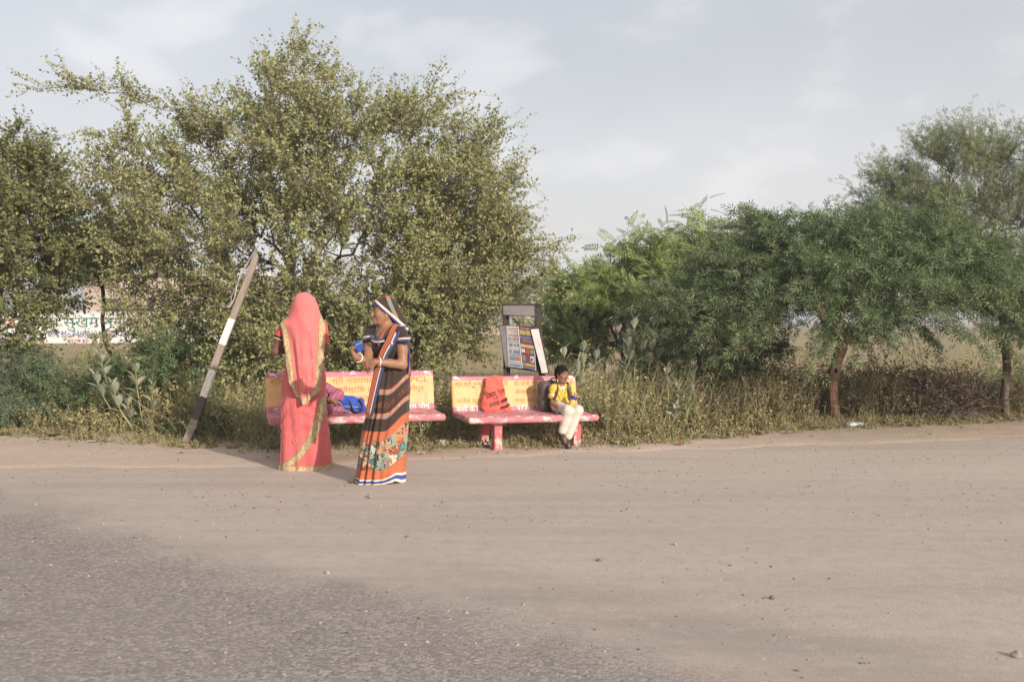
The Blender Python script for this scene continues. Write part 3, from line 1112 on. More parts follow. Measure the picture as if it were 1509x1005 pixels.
def weeds(name, label, zones, mat, stem_mat, seed, leaf=0.04, per=9, bare=0.0, droop=0.1, lean=0.35):
    """zones: x0,x1,y0,y1,count,h0,h1 (y as offset behind the grass edge)"""
    r = np.random.default_rng(seed)
    S = []; D = []; L = []
    for x0, x1, y0, y1, cnt, h0, h1 in zones:
        nc = max(1, cnt // 7)
        cx = r.uniform(x0, x1, nc); cy = r.uniform(y0, y1, nc)
        ch = h0 + (h1 - h0) * r.random(nc)
        i = r.integers(0, nc, cnt)
        px = cx[i] + r.normal(0, .07, cnt); py = GRASS_EDGE(cx[i]) + cy[i] + r.normal(0, .07, cnt)
        S.append(np.stack([px, py, ground_z(px, py)], 1))
        D.append(unit(np.stack([r.normal(0, lean, cnt), r.normal(0, lean, cnt), np.ones(cnt)], 1)))
        L.append(ch[i] * (0.6 + 0.5 * r.random(cnt)))
    S = np.vstack(S); D = np.vstack(D); L = np.concatenate(L)
    ok = ~((L > .25) & (np.abs(S[:, 0] - 4.3) < .33) & (S[:, 1] < 13.75) & (S[:, 1] > 12.9)) & ((L < .25) | ~((S[:, 0] > -2.9) & (S[:, 0] < 1.1) & (S[:, 1] < np.interp(S[:, 0], [-2.6, -.8, -.7, 1.0], [10.45, 11.0, 11.25, 11.85]))))
    S, D, L = S[ok], D[ok], L[ok]
    P = twig_set(S, D, L, droop, 5, 0.035, seed + 1)
    T3 = P[:, ::2]
    A = T3[:, :-1].reshape(-1, 3); B = T3[:, 1:].reshape(-1, 3)
    tp = np.tile(np.linspace(1, 0.4, 3), (len(P), 1)) * 0.0032
    v, q = frustums(A, B, tp[:, :-1].ravel(), tp[:, 1:].ravel(), 3)
    parts = [(v, [q])]
    midx = [1] * len(q)
    if per:
        V, F = leaves_on(P, per, seed + 2, KITE, leaf, up=0.35, t0=0.15, sun=0.7)
        parts.append((V, F)); midx += [0] * sum(len(f) for f in F)
    V, F = merge(parts)
    o = link(name, mesh_np(name, V, F, [mat, stem_mat], midx, False), kind='stuff')
    o['label'] = label
    return o


weeds('roadside_weeds', 'mixed olive and brown weeds along the roadside', [
    (-8.5, -4.2, .25, 1.6, 900, .2, .5), (-4.4, -2.2, .5, 1.9, 900, .45, .85), (-2.6, -.3, .75, 2.6, 1100, .4, .8),
    (-.4, .8, .9, 2.4, 300, .15, .32), (.6, 2.3, .55, 2.6, 1000, .45, .95), (1.2, 3.2, .2, 1.2, 420, .15, .4)], m_weed, m_straw, 111, 0.042, 9)
weeds('ground_cover', 'low creeping plants spreading over the edge of the dirt', [
    (-8.5, -3.4, -.15, .9, 1000, .07, .2), (-3.6, -2.2, .0, .7, 320, .07, .2), (-2.4, .9, .15, .9, 650, .06, .16), (.8, 3.2, -.15, .9, 800, .07, .22), (3, 9, -.15, .8, 1000, .07, .2)],
      m_cover, m_straw, 151, 0.03, 9, droop=0.3, lean=1.0)
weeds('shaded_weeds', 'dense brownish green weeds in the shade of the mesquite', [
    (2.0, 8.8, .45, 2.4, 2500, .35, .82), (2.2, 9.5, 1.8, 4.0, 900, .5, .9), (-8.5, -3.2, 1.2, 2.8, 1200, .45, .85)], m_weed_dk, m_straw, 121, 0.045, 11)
weeds('dry_stalks', 'bare straw coloured stalks leaning every way', [
    (-4.3, -2.0, .35, 1.6, 1100, .4, .8), (.4, 2.4, .5, 2.2, 1500, .5, 1.0), (-2.4, -.4, .8, 1.8, 350, .4, .7), (2.4, 8.5, .4, 2.2, 900, .3, .7), (-8, -4.4, .4, 1.5, 200, .3, .6)],
      m_straw, m_straw, 131, 0.02, 3, droop=0.25, lean=0.5)
weeds('field_scrub', 'low brown scrub at the near side of the field', [
    (-3, 4, 2.4, 7.5, 700, .15, .38), (4, 13, 3.5, 9, 900, .3, .7), (-12, -6.5, 3, 7, 200, .3, .6)], m_weed, m_straw, 141, 0.05, 7)


# --- dead and dry bushes
def bare_bush(name, label, x, y, rx, h, n, mat, seed, leafm=None, per=0, leaf=0.03, r0_=0.006, lean=0.9):
    r = np.random.default_rng(seed)
    root = thing(name, label, 'bush', (x, y, 0))
    S = np.stack([r.normal(0, rx * .25, n), r.normal(0, rx * .2, n), np.zeros(n)], 1)
    D = unit(np.stack([r.normal(0, lean, n), r.normal(0, lean * .7, n), np.full(n, 1.0)], 1))
    P = twig_set(S, D, h * (0.7 + .6 * r.random(n)), 0.35, 6, 0.05, seed)
    S2 = P[r.integers(0, n, n * 4), r.integers(2, 5, n * 4)]
    P2 = twig_set(S2, unit(r.normal(0, .7, (n * 4, 3)) + np.array([0, 0, .5])), h * .45 * (0.5 + r.random(n * 4)), 0.3, 6, 0.06, seed + 1)
    P2[..., 2] = np.maximum(P2[..., 2], .01)
    prt = []
    for Q, rr in ((P, r0_), (P2, r0_ * .55)):
        tp = np.tile(np.linspace(1, 0.3, 6), (len(Q), 1)) * rr
        prt.append(frustums(Q[:, :-1].reshape(-1, 3), Q[:, 1:].reshape(-1, 3), tp[:, :-1].ravel(), tp[:, 1:].ravel(), 4))
    V, F = merge([(v, [q]) for v, q in prt])
    link('branches', mesh_np('branches', V, F, [mat], None, True), root, kind='stuff')
    if per:
        V, F = leaves_on(P2, per, seed + 2, OVAL, leaf)
        link('dry_leaves', mesh_np('dry_leaves', V, F, [leafm], None, False), root, kind='stuff')
    return root


bare_bush('dead_bush', 'leafless dead bush of thin dark twigs left of the newspaper stand', -.75, 12.4, 1.0, .85, 26, m_twig_dead, 151)
m_rust = leaf_mat('withered_leaf', [(0.0, (0.270, 0.162, 0.108)), (0.5, (0.360, 0.270, 0.189)), (1.0, (0.360, 0.360, 0.257))], 0.25)
bare_bush('withered_bush', 'withered pinkish brown bush seen under the mesquite branches', 3.6, 17.2, 1.2, 1.15, 60, m_twig_dead, 155, m_rust, 9, .05)
bare_bush('withered_bush', 'withered brown bush right of the forked mesquite trunk', 5.4, 16.6, 1.0, .9, 45, m_twig_dead, 158, m_rust, 7, .045)


bare_bush('withered_bush', 'tangled brown bush behind the brush pile at right', 6.3, 15.4, 1.3, 1.0, 70, m_twig_dead, 159, m_rust, 6, .045)
bare_bush('withered_bush', 'tangled dry bush beside the dark acacia trunk at the right border', 7.6, 15.0, 1.1, .95, 60, m_twig_dead, 160, m_rust, 6, .045)


def brush_pile():
    x, y = 6.0, 14.3
    r = np.random.default_rng(161)
    root = thing('brush_pile', 'heap of cut thorny branches on a mound right of the mesquite trunk', 'brush pile', (x, y, 0))
    u = np.linspace(-1, 1, 26); X, Y = np.meshgrid(u, u)
    d = np.hypot(X, Y)
    Z = 0.46 * np.clip(1 - d ** 1.8, 0, 1) + (vnoise(np.stack([X, Y], -1) * 3, 3, 9) - .5) * .22 - 0.06
    m = plain('mound_earth', (0.13, 0.10, 0.082), 0.95, 0.25, 9, bump=0.8)
    MB().grid(np.stack([X * 1.05, Y * .6, Z], -1)).build('mound', m, root, smooth=True)
    n = 620
    a = r.random(n) * 2 * np.pi; q = np.sqrt(r.random(n)) * .9
    S = np.stack([np.cos(a) * q * 1.05, np.sin(a) * q * .55, .42 * (1 - q ** 1.8) + .10 * r.random(n)], 1)
    D = unit(np.stack([r.normal(0, 1, n), r.normal(0, .6, n), r.normal(.12, .35, n)], 1))
    P = twig_set(S, D, .25 + .5 * r.random(n), .3, 6, .05, 162)
    P[..., 2] = np.maximum(P[..., 2], 0.02)
    tp = np.tile(np.linspace(1, .35, 6), (n, 1)) * (.005 + .008 * r.random((n, 1)))
    v, f = frustums(P[:, :-1].reshape(-1, 3), P[:, 1:].reshape(-1, 3), tp[:, :-1].ravel(), tp[:, 1:].ravel(), 4)
    link('branches', mesh_np('branches', v, [f], [m_twig_dead], None, True), root, kind='stuff')


brush_pile()

# --- milkweed shrubs with large pale leaves, each leaf its own piece
m_milk, g = new_mat('milkweed_leaf')
inf = g.n('ShaderNodeObjectInfo', 'Random')
c = g.ramp(inf, [(0.0, (0.25, 0.28, 0.19)), (0.55, (0.34, 0.365, 0.265)), (0.9, (0.42, 0.43, 0.33)), (1.0, (0.46, 0.38, 0.19))])
c = g.mix(g.ramp(g.noise(g.obj(), 30, 3), [(0.4, 0.0), (0.7, .4)]), c, (0.26, 0.285, 0.19))
finish(m_milk, g, c, 0.6, spec=0.3, trans=0.2)
m_milk_stem = plain('milkweed_stem', (0.33, 0.33, 0.16), 0.7, 0.15)


def big_leaf(seed):
    r = np.random.default_rng(seed)
    t = np.linspace(0, 1, 7)
    wd = np.array([.16, .58, .85, 1.0, 1.0, .78, .12]) * .5 * .47
    cur = r.uniform(-.28, .1)
    G = []
    for s_ in (-1, -.5, 0, .5, 1):
        G.append(np.stack([t, wd * s_, .16 * np.abs(s_) * wd * 2 + cur * t * t], 1))
    mb = MB().grid(np.array(G))
    return mb.mesh('leaf', m_milk, True)


LEAVES = [big_leaf(i) for i in range(5)]


def milkweed(label, base, tips, seed, size=0.12):
    r = np.random.default_rng(seed)
    base = np.array(base, float)
    root = thing('milkweed_shrub', label, 'shrub', tuple(base), group='milkweed shrubs on the verge')
    for tp in tips:
        tp = np.array(tp, float) - base
        st = np.array([tp[0] * .15 + r.normal(0, .04), r.normal(0, .04), -.03])
        mid = st * .45 + tp * .55 + np.array([tp[0] * .12, 0, -.04])
        P = smooth_path([st, mid, tp], 9)
        MB().tube(P, np.linspace(.009, .005, 9), 6).build('stem', m_milk_stem, root, smooth=True)
        d = unit(P[-1] - P[-3])
        for k in range(5):
            q = P[-1] - d * (.055 * k * size / .12)
            a0 = (k % 2) * math.pi / 2 + r.normal(0, .25)
            for sg in (0, math.pi):
                if k == 4 and r.random() < .4:
                    continue
                a = a0 + sg
                el = .95 - .17 * k + r.normal(0, .2)
                u = np.array([math.cos(a) * math.cos(el), math.sin(a) * math.cos(el), math.sin(el)])
                u = u * .85 + d * .3
                zz = Vector((-u[0] * u[2], -u[1] * u[2], 1.2))
                X = Vector(u).normalized(); Y = zz.cross(X).normalized(); Z = X.cross(Y)
                s_ = size * (.72 + .11 * k + .2 * r.random())
                M = Matrix((X, Y, Z)).transposed()
                o = link('leaf', LEAVES[r.integers(0, 5)], root, loc=tuple(q))
                o.rotation_euler = M.to_euler(); o.scale = (s_, s_, s_)
    return root


milkweed('milkweed shrub with thick pale leaves left of the striped post', (-4.45, 12.0, 0.02),
         [(-4.97, 12.0, .95), (-5.0, 11.95, .70), (-4.75, 11.85, .58), (-4.56, 12.05, .82), (-4.31, 11.95, .56), (-4.68, 12.1, .42)], 171, .17)
milkweed('tall milkweed shrub with thick pale leaves in front of the neem trees', (1.62, 13.0, 0.02),
         [(1.60, 13.0, 1.36), (1.86, 13.0, 1.40), (1.82, 12.9, 1.08), (1.5, 12.9, 1.12), (1.95, 13.05, 1.15), (1.72, 12.95, 1.22), (1.45, 12.85, .82)], 172, .19)
milkweed('milkweed shrub with pale leaves right behind the seated boy', (.85, 12.2, 0.02),
         [(.63, 12.2, 1.02), (.88, 12.2, 1.08), (1.04, 12.25, .98), (.8, 12.1, .86)], 173, .17)
milkweed('milkweed shrub nearest the road, right of the right bench', (1.95, 12.0, 0.02),
         [(1.85, 11.9, .80), (2.18, 11.95, .72), (2.12, 11.9, .52), (1.95, 11.8, .36), (2.0, 12, .62)], 174, .14)
# ================================================================ far side of the field
m_white_wall, g = new_mat('limewashed_wall')
nz = g.noise(g.world(), .8, 6, .6)
c = g.mix(g.ramp(nz, [(.4, 0.), (.75, .7)]), (.66, .66, .68), (.50, .45, .42))
finish(m_white_wall, g, c, .9, spec=.1)
m_pink_wall = plain('pinkish_plaster', (.50, .40, .34), .9, .12, .6)
m_green_p = plain('green_sign_paint', (.03, .20, .11), .7)
m_blue_p = plain('blue_sign_paint', (.06, .10, .33), .7)
m_red_p = plain('red_sign_paint', (.55, .09, .04), .7)
m_brick = plain('far_brick', (.36, .24, .19), .95, .25, 1.5, col2=(.47, .40, .35))

WY = 62.0
wr = thing('painted_wall', 'long white boundary wall with green and blue painted lettering, far left', 'wall', (0, WY, 0))
MB().box((-27.5, 0.12, .85), (26, .24, 2.2)).build('wall', m_white_wall, wr)
MB().box((-27.5, 0.12, 1.99), (26.2, .34, .08)).build('coping', m_white_wall, wr)
MB().box((-27.5, 0.06, -.12), (26, .22, .25)).build('plinth', m_pink_wall, wr)
for body, sz, px, z, mt_, wd in (('एव सुखम नगर', .95, -29.4, 1.05, m_green_p, 5.6), ('फोन Mo.9460013441 70-76', .62, -28.9, .42, m_blue_p, 4.9),
                                 ('सम्पर्क करें', .32, -27.7, .12, m_red_p, 1.3), ('जन', .8, -31.7, 1.1, m_red_p, 1.5)):
    link('lettering', text_mesh(body, sz, mt_, wd), wr, loc=(px, -.015, z))

br = thing('flat_roofed_house', 'pinkish flat-roofed house showing through the leaves at far left', 'house', (-24, 74, 0))
MB().box((0, 0, 2.3), (13, 6, 4.7)).build('wall', m_pink_wall, br)
MB().box((0, 0, 4.78), (13.5, 6.5, .25)).build('roof', m_white_wall, br)
for wx in (-4.4, -1.4, 1.6, 4.6):
    wo = MB().box((wx, -3.02, 2.4), (1.1, .08, 1.3)).build('window', plain('window_dark', (.05, .05, .055), .3), br)
    MB().box((wx, -3.1, 1.68), (1.4, .2, .08)).build('sill', m_white_wall, wo)

for i, (x0, x1, yy, h, lab) in enumerate(((-9, 13, 104, .95, 'low crumbling brick wall across the field, behind the newspaper stand'),)):
    r = np.random.default_rng(190 + i)
    root = thing('field_wall', lab, 'wall', (x0, yy, 0))
    n = 40
    xs = np.linspace(0, x1 - x0, n)
    top = h + (r.random(n) - .5) * .22
    Rg = np.stack([np.stack([xs, np.zeros(n), np.full(n, -.1)], 1), np.stack([xs, np.zeros(n), top], 1), np.stack([xs, np.full(n, .35), top], 1), np.stack([xs, np.full(n, .35), np.full(n, -.1)], 1)], 1)
    MB().rings(Rg).build('wall', m_brick, root)

sh = thing('field_shed', 'small whitish shed beyond the field wall, behind the newspaper stand', 'shed', (2.6, 112, 0))
MB().box((0, 0, 1.0), (2.2, 2, 2.1)).build('wall', m_white_wall, sh)
MB().box((0, 0, 2.1), (2.6, 2.4, .12)).build('roof', m_pink_wall, sh)
MB().box((.3, -1.02, .8), (.7, .06, 1.5)).build('door', plain('shed_door', (.10, .12, .14), .6), sh)
po = thing('utility_pole', 'thin pale pole standing in the far field behind the newspaper stand', 'pole', (.15, 70, 0))
MB().tube([(0, 0, -.3), (0, 0, 1.4), (.02, 0, 3.6)], [.09, .08, .06], 8).build('shaft', plain('pale_concrete', (.42, .38, .34), .9), po, smooth=True)
MB().box((0, 0, 3.3), (.7, .07, .07)).build('crossarm', plain('rust_iron', (.15, .09, .06), .8), po)

m_far = leaf_mat('far_tree_leaf', [(0, (0.071, 0.083, 0.045)), (.6, (0.112, 0.122, 0.066)), (1, (0.175, 0.170, 0.099))], .3)


def far_tree(label, x, y, h, w_, seed):
    r = np.random.default_rng(seed)
    root = thing('far_tree', label, 'tree', (x, y, 0), group='trees on the horizon')
    MB().tube([(0, 0, -.2), (.05, 0, h * .25), (-.05, 0, h * .6)], [.16, .13, .06], 7).build('trunk', m_bark, root, smooth=True)
    bl = [(r.normal(0, w_ * .28), r.normal(0, w_ * .22), h * (.42 + .42 * r.random()), w_ * (.22 + .16 * r.random()), w_ * .26, h * (.14 + .12 * r.random())) for _ in range(7)]
    P = blobs_points(bl, 1500, seed, .3, .8, .5)
    A = unit(r.normal(size=P.shape)); Nn = unit(r.normal(size=P.shape) + np.array([0, 0, .8]))
    V, F = place(KITE[0], KITE[1], P, A, Nn, .22 + .22 * r.random(len(P)))
    link('crown', mesh_np('crown', V, F, [m_far], None, False), root, kind='stuff')


fr = np.random.default_rng(200)
FT = [(-7.5, 128, 7.5, 7), (-3.4, 122, 6.0, 6), (.8, 130, 6.6, 6.5), (4.2, 118, 8.6, 7), (7.8, 126, 6.5, 6.5), (11.5, 120, 7.5, 7)]
wh = ['seventh', 'sixth']
names = ['far tree on the horizon showing left of the newspaper stand header', 'low far tree on the horizon behind the header of the newspaper stand',
         'far tree seen through the gap of the newspaper stand', 'tallest pale far tree in the gap between the big tree and the neems',
         'far tree on the horizon just behind the left edge of the neems', 'far tree on the horizon half hidden by the neems']
for i, (a, b, c_, d) in enumerate(FT):
    far_tree(names[i], a, b, c_, d, 210 + i)
for i in range(16):
    a = -64 + i * 9.3 + fr.normal(0, 1.5)
    if a < 17:
        continue
    far_tree('distant tree on the horizon, mostly hidden by the roadside trees', a, 112 + fr.normal(0, 8), 5.5 + 2.5 * fr.random(), 7 + 2 * fr.random(), 230 + i)


# ================================================================ dusty air over the plain
m_haze = bpy.data.materials.new('dusty_air')
m_haze.use_nodes = True
m_haze.node_tree.nodes.clear()
_g = NT(m_haze.node_tree)
_v = _g.n('ShaderNodeVolumePrincipled', 0, Color=(.93, .93, .95), Density=0.0021, Anisotropy=0.25)
_ot = m_haze.node_tree.nodes.new('ShaderNodeOutputMaterial')
m_haze.node_tree.links.new(_v, _ot.inputs[1])
_hx = MB().box((0, 2200, 5.0), (5600, 6400, 13.0)).build('haze', m_haze, kind='stuff')
# ================================================================ benches
m_cream, g = new_mat('bench_back_paint')
o_ = g.obj(); x_, y_, z_ = g.sep(o_)
wob = g.m('ADD', z_, g.m('MULTIPLY', g.m('SUBTRACT', g.noise(o_, 14, 3), .5), .008))
pk = g.m('ADD', g.step(wob, .150, .153), g.m('SUBTRACT', 1.0, g.step(wob, -.142, -.139)), clamp=True)
yel = g.mix(g.ramp(g.noise(o_, 6, 5, .6), [(.35, 0.), (.7, 1.)]), (.65, .375, .165), (.71, .43, .20))
pnk = g.mix(g.ramp(g.noise(o_, 9, 5, .6), [(.35, 0.), (.7, 1.)]), (.49, .135, .195), (.57, .22, .265))
c = g.mix(pk, yel, pnk)
chip = g.noise(o_, 17, 8, .68)
edge_ = g.m('MAXIMUM', g.step(z_, .17, .215), g.m('SUBTRACT', 1.0, g.step(z_, -.215, -.17)))
thr = g.m('SUBTRACT', .745, g.m('MULTIPLY', edge_, .17))
cm = g.step(g.m('SUBTRACT', chip, thr), 0.0, .025)
worn = g.m('MULTIPLY', g.step(g.noise(o_, 1.9, 3, .5), .56, .66), g.step(g.noise(o_, 30, 6, .7), .53, .58))
worn = g.m('MULTIPLY', worn, .55)
cm = g.m('MAXIMUM', cm, worn)
c = g.mix(cm, c, (.52, .47, .44))
gr_ = g.m('MULTIPLY', g.step(g.noise(g.scale(o_, (3, 3, 1.2)), 2.4, 7, .7), .50, .68), .32)
c = g.mix(gr_, c, (.33, .235, .16))
finish(m_cream, g, c, .6, g.m('MULTIPLY', cm, -1.0), .004, .6, spec=.35)

m_pink, g = new_mat('bench_pink_paint')
o_ = g.obj()
pnk = g.mix(g.ramp(g.noise(o_, 7, 5, .6), [(.35, 0.), (.7, 1.)]), (.49, .13, .165), (.57, .21, .235))
a_ = g.step(g.noise(g.scale(o_, (1, 2.2, 2.2)), 9, 8, .68), .52, .57)
c = g.mix(a_, pnk, (.56, .50, .46))
c = g.mix(g.m('MULTIPLY', g.step(g.noise(o_, 3.2, 7, .7), .48, .66), .35), c, (.30, .21, .17))
finish(m_pink, g, c, .6, g.m('MULTIPLY', a_, -1.), .004, .6, spec=.35)

m_leg, g = new_mat('bench_leg_paint')
o_ = g.obj(); x_, y_, z_ = g.sep(o_)
pnk = g.mix(g.ramp(g.noise(o_, 7, 5, .6), [(.35, 0.), (.7, 1.)]), (.46, .085, .115), (.55, .17, .19))
low = g.m('SUBTRACT', 1.0, g.step(z_, .02, .22))
a_ = g.step(g.m('ADD', g.noise(o_, 9, 6, .6), g.m('MULTIPLY', low, .13)), .60, .63)
c = g.mix(a_, pnk, (.44, .39, .34))
finish(m_leg, g, c, .7, g.m('MULTIPLY', a_, -1.), .004, .6, spec=.3)
m_leg_bare = plain('bare_concrete', (.40, .335, .27), .9, .2, 14, bump=.5)
m_ink = plain('red_lettering_paint', (.50, .185, .07), .7, .1)
m_ink_w = plain('white_lettering_paint', (.82, .78, .76), .7, .05)


def bench(label, loc, rz, roll, L, seat_z, bh, depth, lines, bare_left, seed, legx):
    root = thing('bench', label, 'bench', (loc[0], loc[1], 0), group='painted concrete benches', rot=(0, roll, rz))
    T = R(13)
    # backrest: local origin at its centre, tilted back
    bk = SDF((-L / 2 - .05, -.08, -bh / 2 - .05), (L / 2 + .05, .08, bh / 2 + .05), .0155)
    bk.rbox((0, 0, 0), (L / 2, .030, bh / 2), .028)
    bk.disp(.003, 18, seed)
    cz = seat_z + bh / 2 * math.cos(T)
    cy = bh / 2 * math.sin(T)
    b = bk.build('backrest', m_cream, root)
    b.location = (0, cy, cz); b.rotation_euler = (-T, 0, 0)
    s_ = .42 / bh
    st = SDF((-L / 2 - .05, -depth - .06, -.09), (L / 2 + .05, .12, .07), .0155)
    st.rbox((0, -depth * .5, -.008 - .01), (L / 2, depth * .5 + .03, .032), .026, rot=Matrix.Rotation(R(2.5), 3, 'X'))
    st.cone((-L / 2 + .035, -depth + .01, -.025), (L / 2 - .035, -depth + .01, -.025), .036, .036, .02)
    st.disp(.002, 12, seed + 1)
    se = st.build('seat', m_pink, root); se.location = (0, 0, seat_z)
    for k, xx in enumerate(legx):
        ml = m_leg_bare if (bare_left and k == 0) else m_leg
        for nm, y0, y1 in (('leg', -depth + .16, -depth + .13), ('leg', -.06, .06)):
            Rg = []
            for z, yy, hw, hd in ((-.06, y0 if y0 < -.1 else y1, .048, .055), (.12, (y0 * .8 + y1 * .2) if y0 < -.1 else y1 * .7 + y0 * .3, .043, .047), (seat_z - .09, y0, .047, .052), (seat_z - .04, y0, .06, .07)):
                Rg.append([(xx - hw, yy - hd, z), (xx + hw, yy - hd, z), (xx + hw, yy + hd, z), (xx - hw, yy + hd, z)])
            MB().rings(np.array(Rg)).build(nm, ml, root, bevel=.008)
        MB().box((xx, -depth * .5 + .05, seat_z - .066), (.15, depth * .86, .045)).build('bracket', m_pink, root, bevel=.008)
    for body, sz, x0, z, wd, mt_ in lines:
        me = text_mesh(body, sz, mt_, wd)
        link('lettering', me, b, loc=(x0, -.0325, z))
    return root


def strokes(b, x, z, seed):
    """worn white corner mark brushed on the top band"""
    mb = MB()
    for pts in ([(-.04, .0, .012), (-.01, 0, .016), (.012, 0, .012)], [(.005, 0, .014), (-.012, 0, -.002), (-.03, 0, -.006)], [(-.012, 0, -.002), (.02, 0, .0), (.04, 0, -.024)]):
        P = np.array(pts); 
        for a, c_ in zip(P[:-1], P[1:]):
            d = (c_ - a) / np.linalg.norm(c_ - a); n_ = np.array([-d[2], 0, d[0]]) * .005
            mb.add([a - n_, c_ - n_, c_ + n_, a + n_], [[0, 1, 2, 3]])
    mb.build('painted_mark', m_ink_w, b, loc=(x, -.0326, z))


BL = bench('left bench behind the two women, yellow back with red lettering', (-1.65, 10.29), R(17), 0.0, 1.74, .43, .43, .5, [
    ('श्रीमती', .085, -.82, .085, .20, m_ink), ('श्री नारायणदत्त', .085, -.20, .085, .52, m_ink), ('र्ति', .085, .40, .085, .10, m_ink), ('PPCL', .082, .56, .088, .25, m_ink),
    ('सांगोस्टिक हायर', .070, -.19, -.005, .50, m_ink), ('मामाधोपुर', .070, .43, -.005, .33, m_ink), ('दस्तु', .07, .02, -.095, .15, m_ink),
    ('कुर्सी', .075, -.80, -.196, .19, m_ink_w), ('4', .06, .10, -.19, .03, m_ink_w), ('सन टेडर्स चौमूं', .068, .38, -.192, .44, m_ink_w), ('ॐ', .055, -.03, .168, .07, m_ink_w)],
    True, 5, (-.42, .42))
BLb = [o for o in BL.children if o.name.startswith('backrest')][0]
strokes(BLb, -.80, .182, 1); strokes(BLb, .80, .182, 2)
BR = bench('right bench with the seated boy, yellow back with red lettering', (.045, 11.08), R(21), R(.8), 1.50, .36, .41, .54, [
    ('स्व.श्री मांगू राम जी सैनी', .068, -.71, .088, .62, m_ink), ('की सोनी देवी स्व.श्री', .068, -.02, .088, .48, m_ink), ('हं', .066, .62, .088, .09, m_ink),
    ('सेवाथॅ भेंटकताॅ', .062, -.01, -.002, .44, m_ink), ('राजेश कुमार सैनी', .068, -.70, -.098, .47, m_ink), ('चन्द बंधा सिंह', .062, -.02, -.098, .36, m_ink), ('पुरा', .062, .60, -.098, .12, m_ink),
    ('कुसीॅ के िलये सम्पर्क', .078, -.71, -.19, .60, m_ink_w), ('97741,98291', .074, .0, -.186, .42, m_ink_w), ('में', .074, .60, -.188, .08, m_ink_w), ('ॐ', .05, -.02, .163, .06, m_ink_w)],
    False, 9, (-.37, .55))
BRb = [o for o in BR.children if o.name.startswith('backrest')][0]
strokes(BRb, -.69, .175, 3); strokes(BRb, .69, .175, 4)

# ================================================================ striped post
m_post, g = new_mat('striped_post_paint')
o_ = g.obj(); x_, y_, z_ = g.sep(o_)
wood = g.mix(g.ramp(g.noise(g.scale(o_, (30, 30, 2)), 2, 6, .65), [(.3, 0.), (.7, 1.)]), (.19, .155, .13), (.34, .29, .25))
zz = g.m('ADD', z_, g.m('MULTIPLY', g.m('SUBTRACT', g.noise(o_, 40, 2), .5), .012))


def band(a, b):
    return g.m('MULTIPLY', g.step(zz, a, a + .004), g.m('SUBTRACT', 1.0, g.step(zz, b, b + .004)))


wh_ = g.m('MAXIMUM', band(.585, .90), band(1.20, 1.505))
wh_ = g.m('MULTIPLY', wh_, g.ramp(g.noise(g.scale(o_, (20, 20, 4)), 3, 6, .7), [(.36, .45), (.48, 1.0)]))
c = g.mix(wh_, wood, (.70, .67, .65))
c = g.mix(band(.32, .585), c, (.085, .075, .075))
finish(m_post, g, c, .85, g.noise(g.scale(o_, (30, 30, 2)), 2, 6, .65), .006, .6, spec=.2)
lean = math.atan2(.785, 2.19)
pr = thing('striped_post', 'leaning weathered wooden post with white bands at the road edge', 'post', (-3.645, 11.08, -.02), rot=(R(-3), lean, R(3)))
Lp = 2.33
Rg = []
for t in np.linspace(0, 1, 14):
    h_ = .043 - .010 * t
    Rg.append([(-h_ + .006 * math.sin(t * 9), -.036, t * Lp - .05), (h_ + .006 * math.sin(t * 9), -.036, t * Lp - .05), (h_ + .006 * math.sin(t * 9), .036, t * Lp - .05), (-h_ + .006 * math.sin(t * 9), .036, t * Lp - .05)])
Rg = np.array(Rg); Rg[-1, :2, 2] += .05; Rg[-1, 1:3, 2] -= .06
MB().rings(Rg).build('shaft', m_post, pr, bevel=.008)
m_wire = plain('pale_wire', (.50, .50, .49), .5)
m_cloth_g = plain('green_rag', (.06, .22, .16), .8)
for k, (cc, x0) in enumerate((((.50, .50, .49), -.05), ((.35, .12, .10), -.045), ((.20, .28, .36), -.055))):
    P = smooth_path([(-.01 + .01 * k, -.05, Lp + .12 - .06 * k), (-.03, -.055, Lp - .08), (x0 - .03, -.05, Lp - .35 - .1 * k), (x0, -.05, Lp - .6 - .05 * k), (x0 - .03 - .04 * k, -.06, Lp - .72)], 20)
    MB().tube(P, .0055, 5).build('wire', plain('wire_%s' % 'abc'[k], cc, .5), pr, smooth=True)
MB().tube(smooth_path([(-.005, -.045, Lp + .0), (.0, -.05, Lp + .1), (.025, -.04, Lp + .2)], 8), [.007] * 8, 5).build('wire', m_wire, pr, smooth=True)
MB().box((-.02, -.05, Lp + .0), (.03, .02, .035), rot=Matrix.Rotation(.4, 3, 'Y')).build('rag', m_cloth_g, pr, bevel=.008)

# ================================================================ newspaper stand
m_dark = plain('dark_painted_wood', (.030, .025, .024), .7, .25, 20, col2=(.058, .046, .042))
m_browned = plain('weathered_post_wood', (.06, .048, .043), .8, .25, 20)
m_header = plain('blank_header_sheet', (.19, .175, .18), .7, .12, 9)
m_paper = plain('old_newsprint', (.40, .385, .38), .8, .2, 14)
m_white_p = plain('bleached_sheet', (.66, .59, .58), .8, .12, 7)
m_maroon = plain('maroon_print', (.13, .04, .065), .6, .1)
m_pr_y = plain('yellow_print', (.40, .34, .11), .6)
m_pr_b = plain('blue_print', (.10, .17, .26), .6)
m_pr_g = plain('grey_print', (.17, .16, .18), .6)
m_pr_r = plain('red_print', (.45, .07, .06), .6)
m_pr_n = plain('green_print', (.06, .28, .13), .6)
m_pr_w = plain('white_print', (.62, .60, .60), .6)
ns = thing('newspaper_stand', 'dark wooden newspaper board with posters standing behind the right bench', 'stand', (.16, 12.0, 0))


